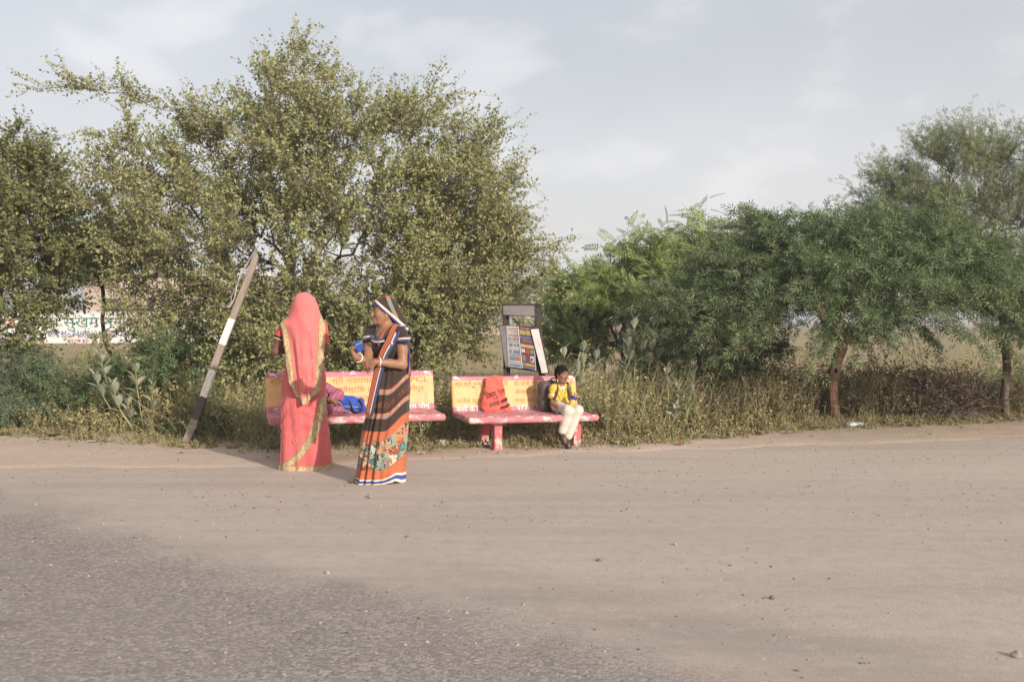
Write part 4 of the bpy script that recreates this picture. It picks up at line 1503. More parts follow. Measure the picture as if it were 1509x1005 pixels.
def quadbox(mb, tl, tr, br, bl, y, th, mi=0):
    F_ = np.array([[tl[0], y, tl[1]], [tr[0], y, tr[1]], [br[0], y, br[1]], [bl[0], y, bl[1]]])
    B_ = F_ + np.array([0, th, 0])
    mb.add(np.vstack([F_, B_]), [[3, 2, 1, 0], [4, 5, 6, 7], [0, 1, 5, 4], [1, 2, 6, 5], [2, 3, 7, 6], [3, 0, 4, 7]], mi=mi)
    return mb


def S(px, py):
    return ((px - 754.5) / 122.25 - .16, 1.36 - (py - 475) / 122.25)


def part(name, m, tl, tr, br, bl, y, th, bev=.004):
    return quadbox(MB(), S(*tl), S(*tr), S(*br), S(*bl), y, th).build(name, m, ns, bevel=bev)


part('post', m_dark, (740, 449), (744.5, 449), (748.5, 645), (744, 645), -.03, .05)
part('post', m_browned, (744.8, 452), (750, 452), (754, 645), (748, 645), .04, .06)
part('post', m_dark, (787, 448), (796.5, 448), (809, 645), (800, 645), -.028, .07)
part('crossbar', m_dark, (739, 447.2), (797, 447.4), (797, 450), (739, 449.8), -.055, .10)
part('crossbar', m_dark, (742, 464.6), (788, 466.3), (788, 467.6), (742, 465.8), -.045, .05)
part('header_panel', m_header, (741, 450.4), (787.2, 450.6), (788, 465.6), (741.6, 464.0), -.040, .015)
part('finial', m_browned, (762, 442.5), (767.4, 442.5), (767, 447), (762.5, 447), -.03, .05)
part('backboard', m_dark, (735.3, 478.4), (796, 481.6), (809.6, 550.4), (744, 541.2), -.075, .03)
part('sheet', m_header, (736, 480), (748.2, 480.4), (752, 540.2), (744.8, 539.2), -.083, .006, 0)
npap = part('newspaper', m_paper, (746, 480.2), (764.5, 481.2), (769, 542.4), (749, 539.6), -.090, .005, 0)
pos = part('poster', m_maroon, (762.5, 480.3), (785.8, 483.5), (789.8, 545.8), (769, 541.8), -.098, .005, 0)
part('sheet', m_white_p, (781.8, 485.3), (793.2, 484.6), (807, 548.4), (798, 549.2), -.122, .012, 0)
part('frame_edge', m_dark, (780.5, 483.2), (795.2, 481.8), (809.5, 549.5), (807.6, 549.6), -.108, .03)


def prints(parent, corners, rows, y, mats, seed):
    """blocks of printing on a sheet given by its four corners in board space"""
    r = np.random.default_rng(seed)
    tl, tr, br, bl = [np.array(S(*c_)) for c_ in corners]
    mb = MB()
    for (v0, v1, cells, style) in rows:
        for k, (u0, u1, mi) in enumerate(cells):
            def at(u, v):
                p = (tl * (1 - u) + tr * u) * (1 - v) + (bl * (1 - u) + br * u) * v
                return (p[0], y, p[1])
            if style == 'block':
                mb.add([at(u0, v1), at(u1, v1), at(u1, v0), at(u0, v0)], [[0, 1, 2, 3]], mi=mi)
            else:
                u = u0
                while u < u1:
                    w_ = r.uniform(.03, .09)
                    mb.add([at(u, v1), at(min(u + w_, u1), v1), at(min(u + w_, u1), v0 + r.uniform(0, .3) * (v1 - v0)), at(u, v0)], [[0, 1, 2, 3]], mi=mi)
                    u += w_ + .025
    mb.build('printing', mats, parent)


PM = [m_pr_w, m_pr_y, m_pr_b, m_pr_g, m_pr_r, m_pr_n]
prints(pos, ((762.5, 480.3), (785.8, 483.5), (789.8, 545.8), (769, 541.8)), [
    (0, 1, [(0, .05, 0), (.96, 1, 0)], 'block'), (.03, .05, [(.2, .9, 1)], 't'), (.08, .19, [(.10, .92, 1)], 't'), (.22, .28, [(.10, .2, 2)], 'block'), (.22, .29, [(.26, .93, 2)], 't'),
    (.31, .35, [(.26, .93, 3)], 't'), (.42, .49, [(.08, .94, 1)], 'block'), (.53, .61, [(.1, .32, 0), (.38, .62, 4), (.7, .9, 5)], 'block'), (.55, .57, [(.13, .29, 3), (.42, .58, 0)], 't'),
    (.68, .82, [(.1, .32, 3), (.66, .9, 0)], 'block'), (.70, .8, [(.69, .86, 3)], 't'), (.86, .92, [(.06, .94, 1)], 't'), (.95, .98, [(.06, .94, 2)], 'block')], -.0995, PM, 5)
prints(npap, ((746, 480.2), (764.5, 481.2), (769, 542.4), (749, 539.6)), [
    (.05, .08, [(.2, .85, 4)], 't'), (.12, .14, [(.2, .9, 3)], 't'), (.20, .24, [(.15, .9, 4)], 't'), (.28, .33, [(.15, .35, 3), (.45, .9, 3)], 'block'), (.36, .38, [(.15, .9, 3)], 't'),
    (.42, .50, [(.15, .42, 2), (.5, .66, 3), (.72, .92, 2)], 'block'), (.54, .56, [(.15, .9, 3)], 't'), (.58, .66, [(.15, .35, 3), (.45, .9, 2)], 'block'), (.70, .72, [(.15, .9, 3)], 't'),
    (.75, .83, [(.15, .55, 2), (.62, .9, 4)], 'block'), (.87, .89, [(.12, .9, 3)], 't'), (.92, .97, [(.1, .92, 2)], 'block')], -.0915, PM, 6)
# ================================================================ people
def skin_mat(name, col):
    m, g = new_mat(name)
    c = g.mix(g.ramp(g.noise(g.obj(), 25, 4), [(.35, 0.), (.7, .5)]), col, tuple(v * .78 for v in col))
    return finish(m, g, c, .5, spec=.35, sss=(.12, (1.0, .4, .2), .01))


def fabric(name, col, col2=None, sc=60.0, rough=.85, bump=.15, sheen=.15):
    m, g = new_mat(name)
    o = g.obj()
    nz = g.noise(o, sc, 4, .6); n2 = g.noise(o, 5.0, 3, .5)
    c2 = col2 or tuple(v * .8 for v in col)
    c = g.mix(g.ramp(n2, [(.35, 0.), (.7, .6)]), col, c2)
    return finish(m, g, c, rough, nz, .003, bump, spec=.2, sheen=sheen)


m_eye_w = plain('eye_white', (.24, .20, .18), .3, 0)
m_eye_d = plain('eye_dark', (.015, .01, .008), .25, 0)
m_hair = plain('black_hair', (.013, .010, .009), .85, .3, 60, spec=.12)
m_lip = plain('lip', (.235, .105, .08), .5, .1)


class Frame:
    """local frame: forward, left, up at a point"""
    def __init__(s, c, f, tilt=0.0, k=1.0):
        s.c = np.array(c, float); f = np.array([f[0], f[1], 0.0]); f /= np.linalg.norm(f)
        s.L = np.array([-f[1], f[0], 0.0])
        s.F = f * math.cos(tilt) + np.array([0, 0, math.sin(tilt)])
        s.U = np.cross(s.F, s.L)
        s.k = k
        s.rot = Matrix((Vector(s.F), Vector(s.L), Vector(s.U))).transposed()

    def p(s, f, l, u):
        return s.c + (s.F * f + s.L * l + s.U * u) * s.k


def add_head(S_, fr):
    k = fr.k
    e = lambda c, r, kk=.012, mode='add': S_.ell(fr.p(*c), np.array(r) * k, kk * k, fr.rot, mode)
    c_ = lambda a, b, ra, rb, kk=.012: S_.cone(fr.p(*a), fr.p(*b), ra * k, rb * k, kk * k)
    e((-.014, 0, .026), (.094, .075, .088), .02)
    e((.028, 0, -.028), (.060, .060, .086), .03)
    for sg in (-1, 1):
        c_((.0, sg * .048, -.045), (.05, sg * .025, -.092), .024, .02, .02)
        e((.060, sg * .034, -.022), (.026, .024, .026), .02)
        c_((.083, sg * .012, .036), (.068, sg * .047, .034), .0085, .008, .012)
        e((-.004, sg * .074, -.004), (.017, .008, .030), .008)
        e((.104, sg * .031, .017), (.016, .017, .009), .008, 'sub')
        e((.098, sg * .013, -.032), (.010, .008, .008), .008)
    c_((.082, 0, .022), (.108, 0, -.024), .008, .0125, .012)
    e((.092, 0, -.056), (.012, .023, .0075), .007)
    e((.088, 0, -.069), (.012, .020, .008), .008)
    e((.078, 0, -.095), (.020, .024, .018), .015)
    return S_


def face_parts(root, fr):
    for sg in (-1, 1):
        o = SDF(fr.p(.0, sg * .031, .017) - .16, fr.p(.0, sg * .031, .017) + .16, .0035)
        o.ell(fr.p(.078, sg * .031, .017), np.array([.0125, .0145, .0075]) * fr.k, .002, fr.rot)
        c0 = fr.p(.090, sg * .030, .017)

        def reg(C, c0=c0, k=fr.k):
            return (np.linalg.norm(C - c0, axis=1) < .0088 * k).astype(int)
        eo = o.build('eye', [m_eye_w, m_eye_d], root, reg)
        MB().tube(smooth_path([fr.p(.090, sg * .012, .040), fr.p(.087, sg * .030, .047), fr.p(.070, sg * .050, .040)], 7), np.array([.003, .004, .004, .004, .0035, .003, .0015]) * fr.k, 6).build('eyebrow', m_hair, root, smooth=True)
        MB().tube(smooth_path([fr.p(.0895, sg * .016, .019), fr.p(.0905, sg * .031, .0265), fr.p(.078, sg * .048, .018)], 7), .0016 * fr.k, 5).build('eyelid', m_hair, eo, smooth=True)


def lips_region(fr, base=0, lip=1):
    def reg(C):
        d = C - fr.c
        f = d @ fr.F / fr.k; l = d @ fr.L / fr.k; u = d @ fr.U / fr.k
        return np.where((f > .085) & (np.abs(l) < .023) & (u < -.050) & (u > -.076), lip, base)
    return reg


def add_hand(S_, wrist, d, n, side=1, curl=(.5, .6, .5), k=1.0, thumb=.5, fan=.0):
    """d: wrist->fingers, n: palm faces this way, side: +1 thumb on d x n side"""
    w = np.array(wrist, float); d = unit(np.array(d, float)); n = np.array(n, float); n = unit(n - d * (n @ d))
    s = np.cross(d, n) * side
    S_.cone(w, w + d * .03 * k, .023 * k, .024 * k, .012)
    for o in (-.024, -.008, .008, .024):
        S_.cone(w + d * .015 * k + s * o * .8 * k, w + d * .078 * k + s * o * k, .0135 * k, .0115 * k, .010)
    L = (.066, .076, .071, .054)
    for i, o in enumerate((.0285, .0095, -.0095, -.0285)):
        p = w + d * (.080 - .004 * abs(i - 1)) * k + s * o * k
        a = 0.0
        for j, f in enumerate((.46, .31, .23)):
            a += curl[j] * (1 + .12 * i)
            dd = d * math.cos(a) + n * math.sin(a) + s * fan * (1.5 - i) * .15
            q = p + unit(dd) * L[i] * f * k
            S_.cone(p, q, (.0090 - .0007 * j) * k, (.0084 - .0008 * j) * k, .004)
            p = q
    p = w + d * .022 * k + s * .026 * k
    for j, (l, a) in enumerate(((.038, .75), (.03, .45), (.024, .2))):
        dd = unit(d * math.cos(a) + s * math.sin(a) + n * (thumb * (.3 + .5 * j)))
        q = p + dd * l * k
        S_.cone(p, q, (.0125 - .0015 * j) * k, (.011 - .0015 * j) * k, .008)
        p = q
    return S_


def bangle(root, c, ax, r, t, mat, name='bangle'):
    ax = Vector(ax).normalized(); q = ax.to_track_quat('Z', 'Y')
    a = np.linspace(0, 2 * np.pi, 28)
    P = np.array([np.array(c) + np.array(q @ Vector((math.cos(i) * r, math.sin(i) * r, 0))) for i in a])
    MB().tube(P, t, 6, cap=False).build(name, mat, root, smooth=True)


def skirt_rings(prof, zs, nth, disp):
    """prof: rows z,cx,cy,a,b -> rings (n,nth,3), theta"""
    pr = np.array(prof)
    th = np.linspace(0, 2 * np.pi, nth, endpoint=False)
    out = []
    for z in zs:
        cx, cy, a, b = [np.interp(z, pr[:, 0], pr[:, j]) for j in (1, 2, 3, 4)]
        d = disp(th, z)
        ct, st = np.cos(th), np.sin(th)
        out.append(np.stack([cx + (a + d) * np.sign(ct) * np.abs(ct) ** .9, cy + (b + d) * np.sign(st) * np.abs(st) ** .9, np.full(nth, z)], 1))
    return np.array(out), th


def closed_cloth(name, Rg, UV, mats, root, cap_top=True):
    n, k = Rg.shape[:2]
    idx = np.arange(n * k).reshape(n, k)
    q = np.stack([idx[:-1], np.roll(idx, -1, 1)[:-1], np.roll(idx, -1, 1)[1:], idx[1:]], -1).reshape(-1, 4)
    V = Rg.reshape(-1, 3); F = [q]
    uv = UV.reshape(-1, 2)
    if cap_top:
        c0 = len(V)
        V = np.vstack([V, Rg[-1].mean(0)[None]]); uv = np.vstack([uv, uv[-1:]])
        t = np.stack([idx[-1], np.roll(idx[-1], -1), np.full(k, c0)], -1)
        F.append(t)
    return link(name, mesh_np(name, V, F, mats, None, True, uv), root)


def sheet_cloth(name, G, UV, mats, root, th=.004):
    n, k = G.shape[:2]
    idx = np.arange(n * k).reshape(n, k)
    q = np.stack([idx[:-1, :-1], idx[:-1, 1:], idx[1:, 1:], idx[1:, :-1]], -1).reshape(-1, 4)
    o = link(name, mesh_np(name, G.reshape(-1, 3), [q], mats, None, True, UV.reshape(-1, 2)), root)
    s = o.modifiers.new('thickness', 'SOLIDIFY'); s.thickness = th; s.offset = 0
    return o


# ---------------------------------------------------------------- woman in the brown sari
def brown_woman():
    root = thing('person', 'woman in a dark brown patterned sari standing with arms folded, looking left', 'person', (-1.137, 8.49, -.012), group='people at the bus stop')
    sk = skin_mat('brown_skin', (.30, .155, .092))
    hf = (-.90, -.44)
    fr = Frame((.038, 0.0, 1.462), hf, R(-2), .98)
    b = SDF((-.34, -.46, -.02), (.36, .30, 1.62), .008)
    # torso, neck, arms, legs, feet
    b.ell((.085, .0, 1.17), (.135, .10, .19), .03); b.ell((.10, .01, .98), (.13, .105, .14), .03); b.ell((.10, .01, .84), (.15, .13, .16), .03)
    b.chain([(.075, .02, 1.31), (.062, .012, 1.36), (.05, .008, 1.43)], [.058, .047, .05], .03)
    LS = (.185, -.085, 1.275); RS = (-.065, .085, 1.285)
    b.chain([(.07, .02, 1.30), LS], [.055, .052], .03); b.chain([(.07, .02, 1.30), RS], [.055, .052], .03)
    LE = (.218, -.125, 1.015); LW = (.005, -.245, 1.045)
    RE = (-.075, -.125, 1.035); RW = (-.150, -.300, 1.085)
    b.chain([LS, (.212, -.105, 1.14), LE], [.050, .046, .039], .02)
    b.chain([LE, (.12, -.185, 1.03), LW], [.040, .036, .025], .015)
    b.chain([RS, (-.075, -.02, 1.16), RE], [.050, .044, .038], .02)
    b.chain([RE, (-.11, -.205, 1.06), RW], [.038, .034, .025], .015)
    add_hand(b, LW, (-.93, .10, -.25), (.1, .9, -.2), 1, (.35, .5, .4), .98, .4)
    add_hand(b, RW, (-.35, -.30, .88), (.85, -.10, .25), 1, (.55, .75, .5), .98, .9)
    for hx, hy, kx, fx, fy, tx, ty in ((.03, .03, -.02, -.10, .02, -.235, -.055), (.16, .0, .15, .165, .01, .075, -.115)):
        b.chain([(hx, hy, .82), (kx * .6 + hx * .4, hy - .02, .47), (fx, fy, .085)], [.085, .055, .035], .03)
        b.chain([(fx, fy, .06), (fx, fy + .0, .035), (fx * .35 + tx * .65, fy * .35 + ty * .65, .03)], [.034, .033, .028], .02)
        dd = unit(np.array([tx - fx, ty - fy, 0])); ss = np.array([-dd[1], dd[0], 0])
        for i in range(5):
            p = np.array([tx, ty, .022]) + ss * (i - 2) * .0165 - dd * (.035 + .006 * abs(i - 1))
            b.cone(p, p + dd * (.034 if i != 4 else .026), .0105, .0085, .006)
    add_head(b, fr)
    b.build('body', [sk, m_lip], root, lips_region(fr))
    face_parts(root, fr)
    # hair showing at the brow and temple
    h = SDF((-.12, -.16, 1.34), (.20, .16, 1.62), .006)
    h.ell(fr.p(-.018, 0, .032), np.array([.100, .081, .092]) * fr.k, .01, fr.rot)
    h.ell(fr.p(-.085, 0, -.045), (.05, .05, .055), .03)
    h.ell(fr.p(.095, 0, -.045), (.105, .11, .115), .01, fr.rot, 'sub')
    h.build('hair', m_hair, root)
    # blouse
    mb_ = fabric('brown_blouse_cloth', (.036, .024, .019))
    bl = SDF((-.22, -.26, .98), (.34, .24, 1.38), .008)
    bl.ell((.085, .0, 1.17), (.145, .112, .185), .03); bl.ell((.035, -.085, 1.165), (.065, .055, .06), .03); bl.ell((.125, -.10, 1.16), (.06, .05, .06), .03)
    bl.chain([(.07, .02, 1.285), LS, (.215, -.108, 1.225)], [.055, .060, .056], .03)
    bl.chain([(.07, .02, 1.285), RS, (-.072, -.0, 1.22)], [.055, .060, .054], .03)
    bl.ell((.022, -.085, 1.34), (.085, .10, .105), .012, None, 'sub')
    bl.disp(.003, 30, 2)
    bl.build('blouse', mb_, root)
    mw = fabric('cream_trim', (.62, .50, .40)); mblue = fabric('blue_trim', (.045, .065, .24))
    for off, mm in ((-.006, mblue), (.010, mw)):
        for c, ax, r in (((.2165, -.110, 1.218), (.1, -.12, -.9), .0585), ((-.0725, -.005, 1.213), (0, -.5, -.9), .0575)):
            c = np.array(c) + np.array([0, 0, off])
            bangle(root, c, ax, r, .009, mm, 'sleeve_trim')
    nk = smooth_path([(-.045, -.078, 1.265), (-.03, -.128, 1.228), (.02, -.158, 1.222), (.07, -.155, 1.232)], 14)
    MB().tube(nk, .008, 6).build('neckline_trim', mblue, root, smooth=True)
    MB().tube(nk + np.array([0, -.006, -.015]), .007, 6).build('neckline_trim', mw, root, smooth=True)
    # sari skirt
    m, g = new_mat('brown_sari_print')
    u, v, _ = g.sep(g.uv()); ob = g.obj()
    bn = g.noise(ob, 4, 3)
    brown = g.mix(g.ramp(bn, [(.35, 0.), (.7, .6)]), (.040, .026, .021), (.052, .034, .028))
    orange = g.mix(g.ramp(g.noise(g.scale(ob, (3, 3, 60)), 2, 3), [(.4, 0.), (.65, .7)]), (.41, .10, .05), (.46, .165, .075))
    teal = (.075, .245, .235); tan = (.40, .30, .195); dark = (.045, .028, .022); white = (.64, .57, .48)
    # flower and paisley field
    wv = g.n('ShaderNodeMapping', 0, Vector=ob, Scale=(1, 1, 1))
    ds = g.n('ShaderNodeVectorMath', 0, operation='ADD', i_0=wv, i_1=g.n('ShaderNodeVectorMath', 0, operation='SCALE', i_0=g.noise(ob, 13, 2, .5, 0, 1), Scale=.085))
    v1 = g.n('ShaderNodeTexVoronoi', None, Vector=ds, Scale=15.0, Randomness=.9)
    pick = g.sep(v1.outputs[1])
    ring = g.m('SINE', g.m('MULTIPLY', v1.outputs[0], 62.0))
    motif = g.ramp(pick[0], [(0., teal), (.30, tan), (.55, (.45, .12, .05)), (.8, tan), (.9, dark)], 'CONSTANT')
    m2 = g.ramp(pick[1], [(0., tan), (.3, white), (.5, dark), (.72, teal), (.86, (.45, .12, .05))], 'CONSTANT')
    flo = g.mix(g.step(ring, -.15, .0), motif, m2)
    sp = g.n('ShaderNodeTexVoronoi', None, Vector=ds, Scale=30.0)
    flo = g.mix(g.m('MULTIPLY', g.step(sp.outputs[0], .36, .30), 0.0), flo, white)
    flo = g.mix(g.step(g.noise(ob, 34, 2, .5, 1.2), .64, .66), flo, tan)
    flo = g.mix(g.step(g.noise(ob, 24, 2, .5, 2.0), .585, .60), flo, dark)
    # narrow patterned bands
    wv2 = g.m('ADD', g.m('MULTIPLY', u, 190.0), 0.0)
    tri = g.m('PINGPONG', wv2, 1.0)

    def inb(a, bb, e=.003):
        return g.m('MULTIPLY', g.step(v, a - e, a + e), g.m('SUBTRACT', 1.0, g.step(v, bb - e, bb + e)))
    c = brown
    faint = g.m('MULTIPLY', inb(.655, .70), g.step(g.noise(ob, 50, 2), .45, .55))
    c = g.mix(g.m('MULTIPLY', faint, .5), c, (.25, .07, .03))
    for z0 in (.787, .585):
        bb_ = inb(z0 - .022, z0 + .022)
        loc = g.m('DIVIDE', g.m('SUBTRACT', v, z0 - .020), .040)
        tm = g.m('MULTIPLY', g.step(g.m('SUBTRACT', g.m('MULTIPLY', tri, .9), loc), 0.0, .08), inb(z0 - .016, z0 + .016))
        wm = g.step(g.noise(ob, 70, 1), .66, .70)
        pc = g.mix(tm, (.46, .13, .07), teal)
        pc = g.mix(wm, pc, white)
        c = g.mix(bb_, c, pc)
    c = g.mix(inb(.376, .457), c, orange)
    c = g.mix(inb(.130, .376), c, flo)
    c = g.mix(inb(.055, .130), c, orange)
    c = g.mix(inb(.043, .055, .001), c, white)
    c = g.mix(inb(.022, .043, .001), c, (.045, .065, .24))
    c = g.mix(inb(-.2, .022, .001), c, white)
    finish(m, g, c, .8, g.noise(ob, 80, 3), .002, .2, spec=.2, sheen=.15)

    def disp(th, z):
        fold = .55 + .75 * np.clip((.75 - z) / .75, 0, 1)
        thf = 4.35
        dd = (th - thf + np.pi) % (2 * np.pi) - np.pi
        pleat = .019 * np.exp(-(dd / .42) ** 2) * np.cos(22 * dd)
        diag = .006 * np.sin(5 * th + 7 * z) + .004 * np.sin(11 * th - 9 * z + 1)
        return fold * (pleat + diag)
    zs = np.linspace(.012, 1.0, 100)
    Rg, th = skirt_rings([(0.0, .005, -.005, .215, .165), (.05, .012, -.005, .212, .165), (.15, .020, 0, .205, .158), (.35, .043, 0, .198, .150), (.6, .083, 0, .180, .150), (.8, .098, .005, .170, .148), (.93, .110, .008, .150, .132), (1.0, .11, .008, .138, .118)], zs, 150, disp)
    s_ = np.clip((Rg[..., 0] - np.interp(Rg[..., 2], [0, .35, .93], [.01, .043, .11])) / .19, -1, 1)
    rise = .155 * sstep(s_, .0, 1.0) * np.clip(Rg[..., 2] / .35, 0, 1)
    ft = Rg[0, :, 2] * 0
    UV = np.stack([np.repeat((th / (2 * np.pi))[None], len(zs), 0), Rg[..., 2] - rise], -1)
    lift = .03 * np.exp(-((th - 5.4) / .35) ** 2) + .012 * np.exp(-((th - 3.6) / .3) ** 2)
    Rg[..., 2] += lift[None] * np.clip(1 - zs / .25, 0, 1)[:, None]
    closed_cloth('sari_skirt', Rg, UV, [m], root)
    # striped edge of the sari drawn over the chest
    m2_, g = new_mat('sari_striped_edge')
    u, v, _ = g.sep(g.uv())
    nz = g.noise(g.obj(), 70, 2)
    c = g.ramp(u, [(0., (.035, .024, .02)), (.06, (.38, .10, .052)), (.44, (.035, .024, .02)), (.52, (.56, .46, .37)), (.68, (.035, .024, .02)), (.73, (.045, .06, .22)), (.90, (.035, .024, .02))], 'CONSTANT')
    finish(m2_, g, c, .8, nz, .002, .3, spec=.2, sheen=.15)
    ctr = smooth_path([(.235, .10, 1.262), (.205, .01, 1.342), (.170, -.120, 1.322), (.125, -.168, 1.215), (.068, -.180, 1.105), (.032, -.188, .985), (-.005, -.190, .83), (-.055, -.200, .60)], 46)
    tn = unit(np.gradient(ctr, axis=0)); nrm = np.array([-.15, -1.0, .10]); nrm = np.where(np.arange(46)[:, None] < 10, np.array([.15, -.25, 1.0]) , nrm)
    for _ in range(6):
        nrm[1:-1] = (nrm[:-2] + nrm[1:-1] + nrm[2:]) / 3
    wdir = unit(np.cross(tn, nrm)); wdir *= np.sign(wdir[:, 0:1] + 1e-9)
    wd = np.interp(np.linspace(0, 1, 46), [0, .3, .6, 1], [.115, .10, .085, .065])
    us = np.linspace(-.5, .5, 9)
    G = ctr[:, None] + wdir[:, None] * (us[None, :, None] * wd[:, None, None])
    G[..., 1] += .006 * np.sin(us * 14)[None]
    UV = np.stack([np.repeat((us + .5)[None], 46, 0), np.repeat(np.linspace(0, 1, 46)[:, None], 9, 1)], -1)
    sheet_cloth('sari_edge', G, UV, [m2_], root, .005)
    # head cloth
    hv = SDF((-.14, -.18, 1.20), (.34, .24, 1.64), .006)
    hv.ell(fr.p(-.018, 0, .034), np.array([.114, .092, .102]) * fr.k, .01, fr.rot)
    hv.chain([fr.p(-.075, 0, -.0), (.150, .035, 1.385), (.185, .060, 1.30)], [.070, .060, .055], .04)
    hv.chain([(.150, .035, 1.385), (.215, .0, 1.31)], [.045, .04], .04)
    hv.chain([(.16, .07, 1.36), (.02, .12, 1.30)], [.045, .045], .05)
    # open the cloth below a slanting line from brow to nape
    nn = np.array([-.66, -.05, -.75]); nn /= np.linalg.norm(nn)
    p0 = np.array([-.030, 0, 1.530])
    hv.wave(lambda P: np.maximum(0, ((P - p0) @ nn)) * 3.0 * (P[:, 2] > 1.30), .2)
    hv.wave(lambda P: .0035 * np.sin(60 * (P[:, 0] * .8 + P[:, 2] * .6) + 10 * P[:, 1]), .02)

    m3, g = new_mat('brown_head_cloth')
    ob = g.obj(); x_, y_, z_ = g.sep(ob)
    pl_ = g.m('ADD', g.m('MULTIPLY', g.m('ADD', x_, .03), -.66), g.m('ADD', g.m('MULTIPLY', y_, -.05), g.m('MULTIPLY', g.m('SUBTRACT', z_, 1.53), -.75)))
    c = g.mix(g.ramp(g.noise(ob, 5, 3), [(.35, 0.), (.7, .6)]), (.040, .026, .021), (.055, .036, .03))
    st = g.m('SUBTRACT', g.m('ADD', x_, g.m('MULTIPLY', g.m('SUBTRACT', z_, 1.55), .42)), .098)
    stm = g.m('SUBTRACT', 1.0, g.step(g.m('ABSOLUTE', st), .015, .017))
    pat = g.mix(g.step(g.noise(ob, 45, 2), .5, .53), (.46, .135, .07), (.075, .245, .235))
    c = g.mix(stm, c, pat)
    c = g.mix(g.step(pl_, -.034, -.031), c, (.64, .53, .43))
    c = g.mix(g.step(pl_, -.016, -.013), c, (.05, .07, .26))
    finish(m3, g, c, .85, g.noise(ob, 70, 3), .002, .2, spec=.2, sheen=.15)
    hv.build('head_cloth', m3, root)
    # cloth hanging behind the left shoulder
    n = 26
    G = []
    for t in np.linspace(0, 1, n):
        row = []
        for s in np.linspace(0, 1, 12):
            row.append((.215 + .045 * math.sin(t * 1.7) + .012 * math.sin(s * 12 + t * 3) + .02 * s - .03 * s * s, -.075 + .20 * s * (1 - .25 * t) + .02 * t, 1.335 - .40 * t - .03 * s))
        G.append(row)
    G = np.array(G)
    UV = np.stack([np.repeat(np.linspace(.72, .1, 12)[None], n, 0), np.repeat(np.linspace(0, 1, n)[:, None], 12, 1)], -1)
    m4, g = new_mat('sari_hanging_end')
    u, v, _ = g.sep(g.uv())
    c = g.ramp(u, [(0., (.040, .026, .021)), (.5, (.41, .105, .052)), (.57, (.62, .52, .42)), (.64, (.05, .07, .26))], 'CONSTANT')
    finish(m4, g, c, .8, spec=.2, sheen=.15)
    sheet_cloth('sari_end', G, UV, [m4], root, .005)
    # jewellery and sandals
    mivory = plain('ivory_bangle', (.74, .66, .56), .35, .05)
    mred = plain('red_thread', (.55, .07, .05), .7)
    bangle(root, np.array(LW) + np.array([.030, .017, -.002]), (.93, .5, -.06), .034, .0065, mivory)
    bangle(root, np.array(LW) + np.array([.006, .003, 0]), (.93, .5, -.06), .028, .0035, mred, 'wrist_thread')
    bangle(root, np.array(RW) + np.array([.018, .045, -.008]), (.35, .85, -.25), .036, .0065, mivory)
    nl = smooth_path([(.075, -.035, 1.345), (.05, -.09, 1.29), (.028, -.135, 1.225), (.02, -.155, 1.18)], 14)
    MB().tube(nl, .0035, 5).build('necklace', mred, root, smooth=True)
    nl = smooth_path([(.02, -.04, 1.35), (.0, -.09, 1.29), (.01, -.14, 1.215), (.018, -.157, 1.175)], 14)
    MB().tube(nl, .0035, 5).build('necklace', plain('dark_beads', (.10, .09, .05), .5), root, smooth=True)
    SDF(fr.p(0, .079, -.04) - .03, fr.p(0, .079, -.04) + .03, .003).ell(fr.p(-.002, .080, -.036), (.006, .006, .009), .002).build('earring', plain('gold_stud', (.75, .58, .30), .35, 0, metal=.6), root)
    br = np.array([.135, -.182, 1.195])
    SDF(br - .03, br + .03, .004).ell(br, (.012, .006, .012), .003).build('brooch', plain('pearl_brooch', (.62, .58, .48), .4), root)
    ms = plain('brown_sandal', (.11, .062, .042), .6, .2)
    for (fx, fy, tx, ty) in ((-.10, .02, -.245, -.06), (.165, .01, .068, -.122)):
        a = np.array([fx, fy, 0]); t_ = np.array([tx, ty, 0]); d = unit(t_ - a); s = np.array([-d[1], d[0], 0])
        ol = []
        for q, w_ in ((-.045, .012), (-.035, .028), (0, .033), (.06, .032), (.115, .042), (.150, .036), (.165, .014)):
            ol.append((q, w_))
        top = np.array([a + d * q + s * w_ for q, w_ in ol] + [a + d * q - s * w_ for q, w_ in ol[::-1]])
        sd_ = MB().rings(np.stack([top + np.array([0, 0, .001]), top + np.array([0, 0, .018])])[:, ::-1]).build('sandal', ms, root)
        P = smooth_path([a + d * .095 + s * .042 + [0, 0, .015], a + d * .095 + s * .02 + [0, 0, .062], a + d * .095 - s * .02 + [0, 0, .062], a + d * .095 - s * .042 + [0, 0, .015]], 10)
        MB().tube(P, .008, 6).build('sandal_strap', ms, sd_, smooth=True)
    return root, RW


bw, _rw = brown_woman()
wl = thing('wallet', 'small bright blue wallet held up in the hand of the brown sari woman', 'wallet', (-1.137 - .118, 8.49 - .335, 1.163), rot=(R(8), R(-28), R(25)))
wlm = SDF((-.06, -.03, -.07), (.06, .03, .07), .004); wlm.rbox((0, 0, 0), (.033, .011, .045), .009); wlm.disp(.0015, 40, 3)
wlm.build('pouch', fabric('blue_wallet_cloth', (.025, .065, .30), rough=.6), wl)
MB().tube([(-.031, -.0125, .022), (0, -.0130, .024), (.031, -.0125, .022)], .002, 5).build('zip', plain('zip', (.5, .5, .5), .4), wl, smooth=True)


